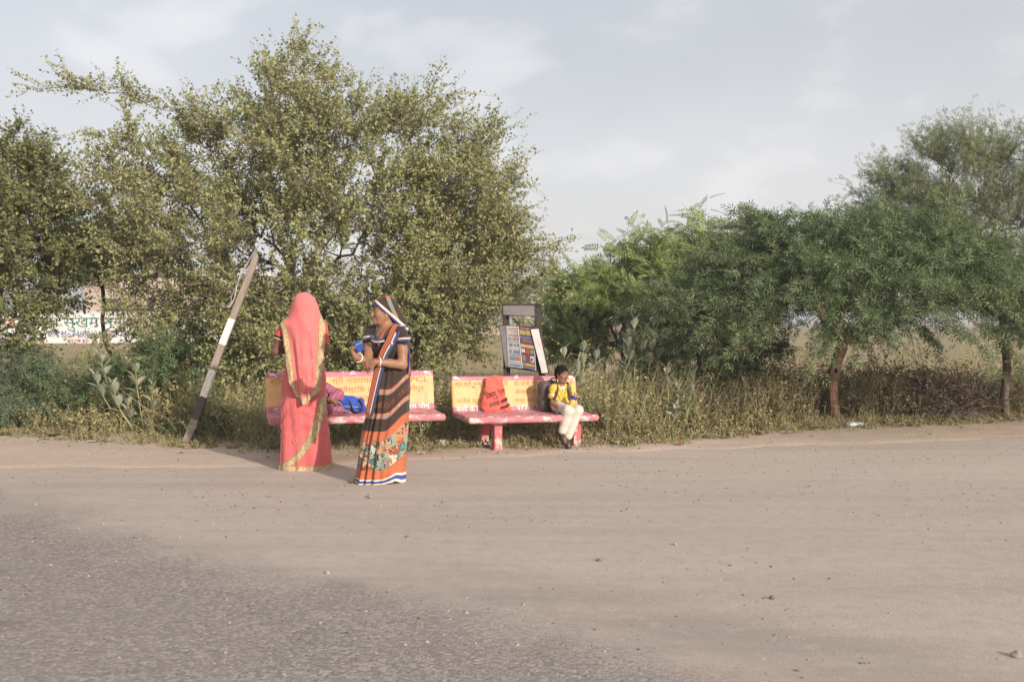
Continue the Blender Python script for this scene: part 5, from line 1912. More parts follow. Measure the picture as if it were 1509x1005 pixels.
# ---------------------------------------------------------------- woman in the pink sari
def pink_woman():
    root = thing('person', 'woman in a coral pink sari with gold borders, seen from behind', 'person', (-1.93, 9.24, -.012), group='people at the bus stop')
    sk = skin_mat('dark_brown_skin', (.17, .085, .055))
    f = (-.42, .91)
    fr = Frame((.004, .02, 1.515), f, R(-6), .98)
    b = SDF((-.38, -.24, -.02), (.34, .46, 1.66), .009)
    b.ell((.0, .02, 1.22), (.15, .10, .20), .03); b.ell((.0, .02, .90), (.16, .13, .20), .03); b.ell((0, .02, 1.06), (.13, .10, .15), .03)
    b.chain([(0, .02, 1.36), (.0, .02, 1.48)], [.052, .05], .03)
    LS = (-.158, .0, 1.33); RS = (.140, .055, 1.325)
    b.chain([(0, .02, 1.35), LS], [.055, .052], .03); b.chain([(0, .02, 1.35), RS], [.055, .052], .03)
    LE = (-.262, .0, 1.105); LW = (-.13, .215, 1.13)
    RE = (.165, .14, 1.095); RW = (.03, .25, 1.12)
    b.chain([LS, (-.225, -.005, 1.21), LE], [.050, .046, .041], .02); b.chain([LE, (-.21, .10, 1.11), LW], [.042, .037, .026], .015)
    b.chain([RS, RE], [.050, .041], .02); b.chain([RE, (.15, .17, 1.1), RW], [.042, .037, .026], .015)
    add_hand(b, LW, (.6, .75, .1), (.75, -.6, .1), 1, (.4, .5, .4), .98)
    add_hand(b, RW, (-.8, .5, .1), (-.4, -.8, .1), -1, (.4, .5, .4), .98)
    for sg in (-1, 1):
        b.chain([(sg * .08, .02, .85), (sg * .085, .01, .48), (sg * .09, .04, .08)], [.085, .055, .035], .03)
        b.chain([(sg * .09, .03, .04), (sg * .10, .15, .028)], [.035, .03], .02)
        for i in range(5):
            p = np.array([sg * .10 + (i - 2) * .0165, .15 - .005 * abs(i - 2), .022]); b.cone(p, p + np.array([0, .03, -.003]), .0105, .0085, .006)
    add_head(b, fr)
    b.build('body', [sk, m_lip], root, lips_region(fr))
    face_parts(root, fr)
    h = SDF((-.14, -.16, 1.34), (.16, .18, 1.68), .007)
    h.ell(fr.p(-.018, 0, .030), np.array([.100, .081, .092]) * fr.k, .01, fr.rot); h.ell(fr.p(-.075, 0, -.03), (.035, .04, .04), .03)
    h.ell(fr.p(.095, 0, -.045), (.105, .11, .115), .01, fr.rot, 'sub')
    h.build('hair', m_hair, root)
    mbl = fabric('coral_blouse_cloth', (.62, .085, .075))
    bl = SDF((-.32, -.16, 1.02), (.30, .22, 1.42), .009)
    bl.ell((.0, .02, 1.22), (.16, .112, .195), .03); bl.chain([(0, .02, 1.34), LS, (-.212, -.004, 1.245)], [.055, .062, .058], .03); bl.chain([(0, .02, 1.34), RS, (.158, .095, 1.215)], [.055, .062, .058], .03)
    bl.ell((0, .06, 1.45), (.085, .09, .10), .012, None, 'sub'); bl.disp(.003, 28, 5)
    bl.build('blouse', mbl, root)
    bangle(root, (-.2165, -.004, 1.232), (-.3, -.02, -.9), .0585, .010, plain('black_sleeve_trim', (.02, .018, .02), .7), 'sleeve_trim')
    mgold_t = fabric('gold_sleeve_trim', (.60, .45, .24))
    bangle(root, (-.221, -.004, 1.216), (-.3, -.02, -.9), .058, .008, mgold_t, 'sleeve_trim')

    def pinkmat(name, col, colb, gold_w):
        m, g = new_mat(name)
        u, v, _ = g.sep(g.uv()); ob = g.obj()
        pk_ = g.mix(g.ramp(g.noise(ob, 4, 3), [(.35, 0.), (.7, .7)]), col, colb)
        dots = g.n('ShaderNodeTexVoronoi', None, Vector=ob, Scale=13.0, Randomness=1.0)
        pk_ = g.mix(g.m('SUBTRACT', 1.0, g.step(dots.outputs[0], .045, .065)), pk_, (.85, .60, .45))
        gn = g.noise(ob, 60, 4, .7); gv = g.n('ShaderNodeTexVoronoi', 0, Vector=ob, Scale=85.0)
        gd = g.mix(g.ramp(gn, [(.38, 0.), (.62, 1.)]), (.34, .225, .105), (.60, .47, .29))
        mk = g.m('SUBTRACT', 1.0, g.step(u, gold_w - .002, gold_w + .002))
        edge = g.m('MULTIPLY', mk, g.step(u, gold_w - .010, gold_w - .007))
        gd = g.mix(edge, gd, (.34, .20, .09))
        c = g.mix(mk, pk_, gd)
        hb = g.m('ADD', g.m('ADD', g.noise(ob, 90, 3), g.m('MULTIPLY', g.noise(g.scale(ob, (26, 26, 5)), 1.0, 4, .6), 2.2)), g.m('MULTIPLY', g.m('MULTIPLY', mk, gv), 1.2))
        return finish(m, g, c, g.m('SUBTRACT', .78, g.m('MULTIPLY', mk, .3)), hb, .006, .5, spec=.3, sheen=.2, trans=.08)
    msk = pinkmat('coral_sari_cloth', (.66, .145, .145), (.58, .115, .12), .036)
    mve = pinkmat('coral_veil_cloth', (.69, .180, .172), (.63, .15, .145), .058)
    # skirt
    crv = smooth_path([(.195, .66), (.165, .54), (.125, .40), (.075, .285), (-.01, .165), (-.10, .085), (-.20, .022), (-.26, -.01)], 90)

    def disp(th, z):
        d = .006 * np.sin(5 * th + 6 * z) + .004 * np.sin(9 * th - 4 * z) + .010 * max(0, .55 - z) / .55 * np.sin(11 * th + 1.5 * z)
        return d
    zs = np.linspace(.010, 1.13, 100)
    Rg, th = skirt_rings([(0, .004, .02, .222, .175), (.05, .003, .02, .222, .172), (.3, -.002, .02, .214, .165), (.6, -.012, .02, .208, .165), (.85, .0, .02, .196, .155), (1.0, .0, .02, .17, .135), (1.13, .0, .02, .152, .115)], zs, 160, disp)
    X, Y, Z = Rg[..., 0], Rg[..., 1], Rg[..., 2]
    back = Y < .04
    # swag wrinkles over the hips
    sw = np.sin((Z + .55 * (X + .02) ** 2 * 4 - .22 * X) * 62 + 3 * np.sin(6 * X) + 2.5 * np.sin(9 * X + 8 * Z)) * .006 * (0.55 + .45 * np.sin(5 * X + 2)) * sstep(Z, .22, .36) * (1 - sstep(Z, .60, .72)) * back
    sw += np.sin((Z - .35 * X) * 30 + 1) * .004 * sstep(Z, .5, .6) * (1 - sstep(Z, .95, 1.05)) * back
    d = np.full(X.shape, 9.0); sd = np.zeros(X.shape)
    P2 = np.stack([X, Z], -1)
    for i in range(len(crv)):
        dd = np.hypot(P2[..., 0] - crv[i, 0], P2[..., 1] - crv[i, 1])
        d = np.minimum(d, dd)
    zc = np.interp(X, crv[::-1, 0], crv[::-1, 1])
    above = Z > zc
    lay = .010 * sstep(zc - Z, -.045, -.025) * back * (Z < .75)
    out = unit(np.stack([X, (Y - .02), np.zeros_like(X)], -1))
    fn_ = (vnoise(np.stack([np.cos(th)[None] * 4.5 + Z * .6, np.sin(th)[None] * 4.5 + Z * .4, Z * 1.1], -1), 3, 43) - .5) * .034 * (1 - sstep(Z, .9, 1.1))
    Rg = Rg + out * (sw + lay + fn_)[..., None]
    dist = np.where(back, d, 9.0)
    hem = np.clip(Z - .012 - .05 + .036, 0, 9)
    hem = np.where(back & above & (Z < zc + .2), 9.0, hem)
    UV = np.stack([np.minimum(np.minimum(dist, hem), .2), Z], -1)
    closed_cloth('sari_skirt', Rg, UV, [msk], root)
    # veil over the head and down the back
    n, k = 110, 72
    s = np.linspace(-1, 1, k)
    tz = np.linspace(0, 1, n)
    zb = np.interp(s, [-1, -.6, -.05, .2, 1], [.82, .70, .625, .645, .745])
    prof = np.array([  # head: z, xc, a, yc, b, wrap angle
        (1.652, .000, .0005, .012, .0005, 2.4), (1.648, .000, .028, .010, .030, 2.4), (1.632, .000, .062, .006, .068, 2.4), (1.60, .000, .094, .004, .100, 2.35), (1.54, .001, .120, .010, .124, 2.25), (1.47, .002, .138, .02, .138, 1.9),
        (1.40, .004, .158, .03, .155, 1.7), (1.30, .012, .182, .03, .168, 1.6)])[::-1]
    body_ = np.array([  # z, left edge, right edge, depth at the middle, depth at the edges
        (.55, -.06, .172, -.222, -.205), (.72, -.078, .176, -.218, -.200), (.83, -.096, .182, -.210, -.190), (1.01, -.132, .198, -.192, -.160), (1.20, -.162, .205, -.168, -.118), (1.33, -.186, .200, -.150, -.085), (1.42, -.172, .172, -.138, -.05), (1.66, -.15, .15, -.13, -.03)])
    G = np.zeros((n, k, 3)); E_ = np.zeros((n, k))
    for j in range(k):
        z = 1.652 - (1.652 - zb[j]) * tz ** .92
        c = [np.interp(z, prof[:, 0], prof[:, q]) for q in range(1, 6)]
        d_ = [np.interp(z, body_[:, 0], body_[:, q]) for q in range(1, 5)]
        ph = s[j] * c[4]
        low = sstep(-z, -1.42, -1.0)
        fold = low * (.012 * np.sin(6.5 * s[j] + 2.2 * z) + .007 * np.sin(13 * s[j] + 5 * z + 1.0)) + .004 * np.sin(9 * s[j] + 14 * z)
        swag = low * .007 * np.sin((z + .14 * s[j] ** 2) * 34)
        hx = c[0] + (c[1] + fold * .6) * np.sin(ph); hy = c[2] - (c[3] + fold * .6) * np.cos(ph)
        lx = (d_[0] + d_[1]) / 2 + (d_[1] - d_[0]) / 2 * s[j]
        fold = fold + low * (vnoise(np.stack([np.full(n, s[j] * 5.5) + z * .8, z * 2.0], 1), 3, 41) - .5) * .045
        ly = d_[3] + (d_[2] - d_[3]) * math.cos(s[j] * math.pi / 2) - fold - swag + .075 * sstep(s[j], .45, 1.0)
        hang = .022 * np.exp(-((z - 1.37) / .04) ** 2) * sstep(-s[j], .5, .9)
        w_ = sstep(z, 1.34, 1.47)
        G[:, j, 0] = hx * w_ + lx * (1 - w_) - hang
        G[:, j, 1] = hy * w_ + ly * (1 - w_) - hang * .6
        G[:, j, 2] = z
    side = (1 - np.abs(s))[None] * np.interp(G[..., 2], [.5, 1.0, 1.3, 1.45, 1.6, 1.65], [.13, .165, .19, .26, .21, .08])
    side = side + np.where(s[None] < 0, .09, 0) * sstep(G[..., 2], 1.36, 1.42)
    bot = G[..., 2] - zb[None] 
    bot = bot * .92
    E_ = np.minimum(side, bot)
    sheet_cloth('veil', G, np.stack([E_, G[..., 2]], -1), [mve], root, .004)
    # sequin rosettes
    mg = fabric('gold_thread', (.72, .52, .30))
    for (xx, zz) in ((.03, 1.265), (-.045, .29)):
        yy = -.148 if zz > 1 else -.158
        for i in range(7):
            a = i * 2 * math.pi / 7
            p = np.array([xx + .016 * math.cos(a), yy, zz + .016 * math.sin(a)])
            SDF(p - .02, p + .02, .003).ell(p, (.005, .004, .005), .002).build('sequin', mg, root)
    return root


pink_woman()


# ---------------------------------------------------------------- boy on the right bench
def seated_boy():
    root = thing('person', 'small boy in a yellow polo shirt and white trousers sitting on the right bench', 'person', (.535, 10.93, 0.0), group='people at the bus stop')
    sk = skin_mat('boy_skin', (.27, .135, .078))
    fr = Frame((.012, -.015, .790), (.66, -.75), R(-8), .80)
    b = SDF((-.24, -.42, -.02), (.36, .16, .92), .0048)
    b.ell((.0, .0, .56), (.085, .065, .14), .02); b.chain([(.005, 0, .655), (.01, -.008, .74)], [.034, .036], .02)
    RS = (-.085, -.028, .640); LS = (.085, .035, .640)
    RS = (-.078, -.035, .640); LS = (.092, .03, .640)
    RE = (-.095, -.075, .485); RW = (.035, -.215, .412)
    LE = (.135, -.03, .475); LW = (.105, -.195, .415)
    b.chain([(0, 0, .645), RS, RE], [.034, .034, .024], .015); b.chain([RE, (-.03, -.15, .44), RW], [.025, .022, .017], .01)
    b.chain([(0, 0, .645), LS, LE], [.034, .034, .024], .015); b.chain([LE, LW], [.025, .017], .01)
    add_hand(b, RW, (.75, -.6, -.1), (.2, .35, .9), -1, (.5, .6, .4), .72, .6)
    add_hand(b, LW, (-.3, -.85, .0), (-.4, .2, .8), 1, (.5, .6, .4), .72, .6)
    legs = [((-.045, -.02, .445), (.065, -.255, .415), (.0, -.215, .165), (.035, -.30, .085)), ((.055, .02, .445), (.175, -.215, .415), (.055, -.225, .10), (.075, -.30, .035))]
    for hp, kn, an, to in legs:
        b.chain([hp, kn, an], [.052, .045, .03], .02); b.chain([an, to], [.022, .014], .015)
    add_head(b, fr)
    b.build('body', [sk, m_lip], root, lips_region(fr))
    face_parts(root, fr)
    h = SDF((-.12, -.16, .70), (.16, .12, .94), .005)
    h.ell(fr.p(-.018, 0, .036), np.array([.102, .084, .090]) * fr.k, .01, fr.rot)
    h.ell(fr.p(-.03, 0, -.01), np.array([.085, .079, .075]) * fr.k, .02, fr.rot)
    h.ell(fr.p(.098, 0, -.055), np.array([.100, .10, .112]) * fr.k, .008, fr.rot, 'sub')
    h.disp(.007, 70, 4)
    h.build('hair', m_hair, root)
    # polo shirt
    my = fabric('yellow_polo_cloth', (.66, .44, .085), (.58, .36, .06), sc=90); mw = fabric('white_collar_cloth', (.72, .66, .60))
    s = SDF((-.2, -.16, .40), (.26, .16, .72), .0055)
    s.ell((.0, .0, .56), (.100, .082, .125), .02); s.ell((.005, -.005, .47), (.105, .092, .07), .03)
    s.chain([(0, 0, .635), RS, (-.092, -.055, .560)], [.042, .046, .047], .02); s.chain([(0, 0, .635), LS, (.118, -.002, .555)], [.042, .046, .046], .02)
    s.ell((.012, -.012, .705), (.042, .042, .05), .008, None, 'sub')
    s.wave(lambda P: .004 * np.sin(70 * P[:, 2] + 40 * P[:, 0] + 6 * np.sin(20 * P[:, 0])), .02); s.disp(.003, 40, 6)
    s.build('polo_shirt', my, root)
    for c, ax, r in (((-.0925, -.057, .5545), (-.1, -.35, -.9), .0475), ((.1185, -.004, .549), (.25, -.4, -.9), .0465)):
        bangle(root, c, ax, r, .006, mw, 'sleeve_trim')
    cl = [fr_ for fr_ in ((-.042, .01, .695), (-.03, -.038, .672), (.012, -.062, .650), (.045, -.040, .672), (.058, .005, .695))]
    P = smooth_path(cl, 16)
    G = np.stack([P, P + np.array([0, -.012, -.024])], 1)
    MB().slab(G, .006).build('collar', mw, root, smooth=True)
    MB().tube(smooth_path([(.02, -.068, .645), (.026, -.083, .60)], 6), .005, 6).build('placket', mw, root, smooth=True)
    # trousers
    mt_ = fabric('white_trouser_cloth', (.60, .54, .48), (.52, .455, .40))
    t = SDF((-.18, -.38, .04), (.34, .14, .52), .0055)
    t.ell((.005, 0, .435), (.105, .092, .065), .03)
    for i, (hp, kn, an, to) in enumerate(legs):
        ko = np.array(kn) + np.array([0, 0, .0])
        t.chain([hp, ko], [.063, .056], .02)
        an2 = np.array(an) * .88 + np.array(kn) * .12
        t.chain([ko, (ko + an2) / 2 + np.array([0, .01, 0]), an2], [.053, .050, .046], .02)
    t.disp(.0032, 26, 7); t.wave(lambda P: .0006 * np.sin(90 * P[:, 2] + 30 * P[:, 0] + 9 * np.sin(25 * P[:, 0] + 12 * P[:, 1])), .02)
    t.build('trousers', mt_, root)
    be = smooth_path([(-.088, -.03, .472), (-.06, -.085, .478), (.0, -.108, .482), (.06, -.095, .482), (.1, -.04, .48), (.1, .03, .48)], 20)
    MB().slab(np.stack([be, be + np.array([0, 0, -.022])], 1), .006).build('belt', plain('navy_belt', (.025, .035, .07), .5), root, smooth=True)
    msock = fabric('navy_sock_cloth', (.020, .028, .055)); mshoe = plain('dark_grey_shoe', (.052, .048, .046), .55, .2); msole = plain('pale_sole', (.40, .36, .31), .8)
    for hp, kn, an, to in legs:
        an = np.array(an); to = np.array(to); d = unit(to - an)
        so = SDF(an - .1, an + .1, .005); so.cone(an * .8 + np.array(kn) * .2, an, .034, .034, .01); so.build('sock', msock, root)
        sh = SDF(an - .22, an + .22, .005)
        dn = unit(np.array([0, 0, -1.0]) - d * (np.array([0, 0, -1.0]) @ d))
        bk = an - d * .03 + dn * .012; ft = an + d * .115 + dn * .022
        sh.chain([bk, an + d * .045 + dn * .016, ft], [.036, .034, .029], .02)
        so_ = sh.build('shoe', mshoe, root)
        sl = SDF(an - .22, an + .22, .005)
        sl.chain([bk + dn * .026, an + d * .05 + dn * .034, ft + dn * .016], [.020, .021, .020], .02); sl.build('sole', msole, so_)
    return root


seated_boy()
BX, BY = .535, 10.93


def backpack():
    root = thing('backpack', 'grey school backpack on the back of the boy in yellow', 'backpack', (BX, BY, 0))
    mg = fabric('grey_nylon', (.088, .074, .068), (.066, .055, .051), rough=.6); ml = fabric('dark_nylon', (.045, .042, .044), rough=.6)
    rt = Matrix.Rotation(math.atan2(-.75, .66) + math.pi / 2, 3, 'Z')
    s = SDF((-.34, -.12, .36), (.06, .32, .76), .0065)
    s.rbox((-.135, .118, .548), (.128, .066, .168), .055, .02, rt); s.ell((-.12, .15, .50), (.115, .085, .10), .03, rt)
    s.wave(lambda P: .003 * np.sin(45 * P[:, 2] + 20 * P[:, 0]), .02); s.disp(.005, 22, 8)
    s.build('bag', mg, root)
    so = SDF((-.34, -.1, .36), (.06, .36, .62), .0065); so.rbox((-.135, .172, .48), (.085, .035, .08), .03, .02, rt); so.build('pocket', mg, root)
    MB().tube(smooth_path([(-.10, .065, .700), (-.105, .06, .735), (-.06, .06, .742), (-.035, .05, .70)], 10), .008, 6).build('grab_handle', ml, root, smooth=True)
    for nm, pts in (('strap', [(-.06, .06, .685), (-.055, -.0, .694), (-.048, -.055, .66), (-.050, -.092, .60), (-.072, -.10, .545), (-.098, -.07, .50), (-.11, .0, .46), (-.12, .07, .43)]),
                    ('strap', [(.06, .075, .685), (.085, .03, .69), (.097, -.03, .655), (.098, -.068, .60), (.112, -.062, .54), (.128, .0, .48), (.09, .09, .44)])):
        P = smooth_path(pts, 26); T_ = unit(np.gradient(P, axis=0))
        N_ = unit(P - np.array([.01, .0, .58])); W_ = unit(np.cross(T_, N_))
        us = np.linspace(-.021, .021, 5)
        G = P[:, None] + W_[:, None] * us[None, :, None] + N_[:, None] * .006
        MB().slab(G, .010).build(nm, mg, root, smooth=True)
    MB().slab(np.array([[(-.055, -.145, .455), (-.035, -.150, .455)], [(-.056, -.160, .40), (-.034, -.165, .40)], [(-.05, -.158, .33), (-.03, -.162, .33)], [(-.048, -.15, .262), (-.03, -.152, .262)]]), .004).build('loose_strap', fabric('pale_webbing', (.36, .33, .29)), root)


backpack()


def bottle():
    root = thing('water_bottle', 'yellow water bottle with a blue cap held in the lap of the boy', 'bottle', (BX + .085, BY - .225, .418), rot=(R(-4), R(20), 0))
    my = plain('amber_plastic', (.62, .36, .10), .35, .08, spec=.5); mb_ = plain('blue_cap', (.022, .05, .24), .4); mo = plain('orange_spout', (.68, .27, .10), .4)

    def lathe(pr_, name, m):
        a = np.linspace(0, 2 * np.pi, 22, endpoint=False)
        MB().rings(np.array([[(r_ * math.cos(i), r_ * math.sin(i), z) for i in a] for r_, z in pr_])).build(name, m, root, smooth=True)
    lathe([(.025, 0), (.034, .004), (.036, .02), (.035, .05), (.036, .08), (.034, .105), (.028, .12)], 'flask', my)
    lathe([(.031, .118), (.033, .122), (.033, .150), (.029, .156), (.02, .158)], 'cap', mb_)
    lathe([(.012, .157), (.014, .165), (.018, .175), (.017, .188), (.009, .196)], 'spout', mo)
    MB().tube(smooth_path([(.0, 0, .175), (-.04, .03, .19), (-.075, .10, .215), (-.09, .16, .26)], 12), .004, 5).build('carry_cord', plain('yellow_cord', (.55, .40, .08), .7), root, smooth=True)


bottle()


# ---------------------------------------------------------------- child half hidden behind the pink woman
def hidden_child():
    root = thing('person', 'child in a plum checked shirt and jeans, mostly hidden behind the pink sari woman', 'person', (-1.91, 9.95, 0), group='people at the bus stop')
    sk = skin_mat('child_skin', (.27, .135, .078))
    fr = Frame((-.085, -.10, .845), (.35, -.94), R(-10), .86)
    b = SDF((-.30, -.56, -.02), (.40, .16, 1.0), .0075)
    b.ell((-.02, -.04, .62), (.10, .075, .16), .02); b.chain([(-.05, -.06, .73), (-.075, -.09, .80)], [.04, .042], .02)
    RS = (-.13, -.10, .70); LS = (.07, -.04, .70)
    b.chain([(-.05, -.06, .72), LS, (.19, -.06, .63), (.10, -.15, .592), (.15, -.19, .585)], [.036, .038, .030, .022, .018], .015)
    b.chain([(-.05, -.06, .72), RS, (-.02, -.19, .55), (.12, -.20, .500), (.245, -.195, .495)], [.036, .038, .030, .024, .019], .015)
    add_hand(b, (.245, -.195, .497), (.95, .05, -.15), (0, .1, -1), 1, (.25, .35, .3), .78, .4)
    add_hand(b, (.15, -.19, .585), (.8, -.1, -.1), (0, .1, -1), -1, (.3, .4, .3), .78, .4)
    legs = [((-.08, -.03, .505), (-.06, -.33, .49), (-.03, -.30, .12)), ((.03, -.01, .505), (.035, -.31, .49), (.075, -.27, .10))]
    for hp, kn, an in legs:
        b.chain([hp, kn, an], [.06, .05, .034], .02); b.chain([an, (an[0] + .03, an[1] - .12, .035)], [.034, .026], .015)
    add_head(b, fr)
    b.build('body', [sk, m_lip], root, lips_region(fr)); face_parts(root, fr)
    h = SDF((-.25, -.26, .72), (.08, .06, 1.0), .006)
    h.ell(fr.p(-.018, 0, .036), np.array([.102, .084, .090]) * fr.k, .01, fr.rot); h.ell(fr.p(.098, 0, -.055), np.array([.10, .10, .112]) * fr.k, .008, fr.rot, 'sub'); h.disp(.004, 50, 3)
    h.build('hair', m_hair, root)
    m, g = new_mat('plum_check_cloth')
    ob = g.obj(); x_, y_, z_ = g.sep(ob)
    d1 = g.m('ADD', g.m('MULTIPLY', x_, .5), z_); d2 = g.m('SUBTRACT', x_, g.m('MULTIPLY', z_, .5))
    l1 = g.step(g.m('SINE', g.m('MULTIPLY', d1, 210.)), .55, .8); l2 = g.step(g.m('SINE', g.m('MULTIPLY', d2, 150.)), .6, .85)
    c = g.mix(g.m('MULTIPLY', l1, .6), (.33, .105, .165), (.12, .045, .10)); c = g.mix(g.m('MULTIPLY', l2, .5), c, (.50, .20, .25))
    finish(m, g, c, .85, g.noise(ob, 60, 3), .003, .3, spec=.2)
    s = SDF((-.30, -.30, .42), (.36, .12, .80), .008)
    s.ell((-.02, -.04, .62), (.115, .095, .15), .02); s.ell((.0, -.03, .52), (.12, .10, .07), .03)
    s.chain([(-.05, -.06, .71), LS, (.19, -.06, .64), (.125, -.13, .60)], [.046, .056, .052, .042], .02)
    s.chain([(-.05, -.06, .71), RS, (-.02, -.19, .555), (.12, -.20, .505), (.235, -.196, .50)], [.046, .055, .048, .04, .036], .02)
    s.cone((.02, -.13, .58), (.06, -.21, .44), .06, .05, .03)
    s.wave(lambda P: .006 * np.sin(60 * P[:, 0] + 45 * P[:, 2] + 6 * np.sin(16 * P[:, 0])), .02); s.disp(.006, 28, 9)
    s.build('shirt', m, root)
    mj = fabric('blue_denim', (.065, .10, .155), (.10, .14, .20), sc=120)
    t = SDF((-.24, -.42, .06), (.20, .14, .60), .0095)
    t.ell((-.02, -.01, .505), (.115, .10, .07), .03)
    for hp, kn, an in legs:
        t.chain([hp, kn, (np.array(an) + [0, 0, .03])], [.070, .060, .048], .02)
    t.disp(.006, 30, 11); t.build('jeans', mj, root)
    ms = plain('brown_shoe', (.13, .088, .062), .6, .2)
    for hp, kn, an in legs:
        an = np.array(an); s_ = SDF((an[0] - .12, an[1] - .24, -.01), (an[0] + .16, an[1] + .12, .16), .006)
        s_.chain([(an[0], an[1] + .02, .04), (an[0] + .02, an[1] - .06, .036), (an[0] + .04, an[1] - .14, .03)], [.038, .036, .031], .02); s_.cone((an[0], an[1], .09), (an[0], an[1], .04), .036, .036, .02)
        s_.build('shoe', ms, root)


hidden_child()
# ================================================================ bags and litter
def duffel():
    root = thing('duffel_bag', 'bright blue duffel bag with black handles lying on the left bench', 'bag', (-1.63, 10.085, .435), R(17))
    mb_ = fabric('blue_nylon', (.028, .075, .40), (.02, .055, .30), rough=.55); mk = fabric('black_webbing', (.022, .020, .022), rough=.6)
    s = SDF((-.2, -.14, -.02), (.2, .14, .26), .006)
    s.rbox((.0, 0, .085), (.135, .075, .078), .055, .02); s.ell((-.05, 0, .135), (.085, .07, .055), .04); s.ell((.09, -.01, .05), (.06, .075, .05), .03)
    s.wave(lambda P: .005 * np.sin(50 * P[:, 0] + 30 * P[:, 2] + 4 * np.sin(20 * P[:, 2])), .02); s.disp(.006, 24, 12)
    s.build('bag', mb_, root)
    for y0 in (-.085, .06):
        P = smooth_path([(-.03, y0, .14), (.0, y0 - .012, .06), (.03, y0 - .014, .025), (.08, y0 - .012, .03), (.10, y0 - .004, .085), (.07, y0, .15)], 24)
        MB().tube(P, .0095, 6).build('handle', mk, root, smooth=True)
    MB().tube(smooth_path([(-.13, -.05, .075), (-.06, -.082, .08), (.03, -.085, .075), (.12, -.06, .07)], 14), .004, 5).build('piping', plain('pale_piping', (.45, .50, .62), .6), root, smooth=True)


duffel()


def red_bag():
    root = thing('carrier_bag', 'orange-red cloth carrier bag with black print slumped on the right bench', 'bag', (-.165, 10.90, .372), R(21))
    mr = fabric('orange_red_cloth', (.62, .125, .09), (.54, .10, .075)); mk = plain('black_bag_print', (.10, .022, .022), .8)
    n, k = 40, 30
    rows = np.linspace(0, 1, n)
    xl = np.interp(rows, [0, .06, .15, .30, .5, .75, .92, 1], [-.135, -.16, -.175, -.178, -.150, -.118, -.105, -.085])
    xr = np.interp(rows, [0, .04, .15, .35, .55, .8, .95, 1], [.19, .185, .155, .12, .10, .095, .095, .085])
    H = .385
    th = np.interp(rows, [0, .1, .3, .6, .9, 1], [.03, .055, .06, .045, .02, .006])
    u = np.linspace(0, 2 * np.pi, k * 2, endpoint=False)
    Rg = []
    for i, t in enumerate(rows):
        cx = (xl[i] + xr[i]) / 2; a = (xr[i] - xl[i]) / 2
        x = cx + a * np.cos(u); y = th[i] * np.sin(u) * np.abs(np.cos(u) * .0 + 1)
        P = np.stack([x, y, np.full(len(u), t * H)], 1)
        wr = (vnoise(np.stack([x * 14 + t * 4, P[:, 2] * 9, y * 6], 1), 3, 5) - .5) * .05 + .009 * np.sin(40 * x + 30 * t * H)
        P[:, 1] += wr + .10 * t - .02
        P[:, 2] += .012 * np.sin(9 * x + 1) * (t > .5)
        Rg.append(P)
    MB().rings(np.array(Rg)).build('bag', mr, root, smooth=True)
    base = Rg

    def front_y(x, z):
        t = np.clip(z / H, 0, 1); i = int(t * (n - 1))
        P = Rg[i]; f = P[P[:, 1] <= np.median(P[:, 1])]
        return f[np.argmin(np.abs(f[:, 0] - x)), 1]
    for body, sz, wd, x0, z0 in (('िवष्णु', .092, .125, -.128, .150), ('िप्रया', .085, .10, .015, .185)):
        me = text_mesh(body, sz, mk, wd)
        V = np.zeros(len(me.vertices) * 3); me.vertices.foreach_get('co', V); V = V.reshape(-1, 3)
        a = R(14); X = V[:, 0] * math.cos(a) - V[:, 2] * math.sin(a) + x0; Z = V[:, 0] * math.sin(a) + V[:, 2] * math.cos(a) + z0
        Y = np.array([front_y(p, q) for p, q in zip(X, Z)]) - .006
        me.vertices.foreach_set('co', np.stack([X, Y, Z], 1).ravel()); me.update()
        link('lettering', me, root)
    for (x0, x1, z0, z1) in ((-.105, .01, .065, .115), (.025, .125, .105, .14), (-.07, .12, .018, .022), (.02, .15, .045, .07)):
        us = np.linspace(0, 1, 9); vs = np.linspace(0, 1, 5)
        G = []
        for v in vs:
            row = []
            for q in us:
                x = x0 + (x1 - x0) * q; z = z0 + (z1 - z0) * v + (x - x0) * .24
                row.append((x, front_y(x, z) - .005, z))
            G.append(row)
        MB().grid(np.array(G)).build('printed_block', mk if z1 - z0 < .04 else plain('faded_print', (.28, .06, .05), .8), root)
    return root


red_bag()

# --- litter, each piece its own thing
def cup(label, loc, col, rot):
    root = thing('paper_cup', label, 'cup', loc, rot=rot)
    a = np.linspace(0, 2 * np.pi, 16, endpoint=False)
    MB().rings(np.array([[(r_ * math.cos(i), r_ * math.sin(i), z) for i in a] for r_, z in ((.022, 0), (.031, .062), (.033, .064), (.031, .060), (.021, .006))])).build('wall', plain('cup_paper', col, .6), root, smooth=True)
    MB().rings(np.array([[((.0235 + .004 * j) * math.cos(i), (.0235 + .004 * j) * math.sin(i), .014 + .026 * j) for i in a] for j in (0, 1)]), cap=False).build('printed_band', plain('cup_print', (.16, .36, .12), .6), root, smooth=True)


def wrapper(name, label, cat, x, y, size, col, seed, flat=.35):
    r = np.random.default_rng(seed)
    n = 9
    u = np.linspace(-1, 1, n); X, Y = np.meshgrid(u, u)
    Z = (vnoise(np.stack([X, Y], -1) * 2.2 + seed, 2, seed) - .3) * flat
    G = np.stack([X * (1 + .2 * Z), Y * .6 * (1 + .2 * Z), Z], -1) * size / 2
    z0 = float(ground_z(x, y)) if y > ROAD_EDGE(x) else 0.0
    o = MB().slab(G, .003).build(name, plain(label[:18], col, .4, .2, 40), None, smooth=True, loc=(x, y, z0 + .012), rot=(0, 0, r.random() * 3))
    return tag(o, label, cat, 'litter on the verge')


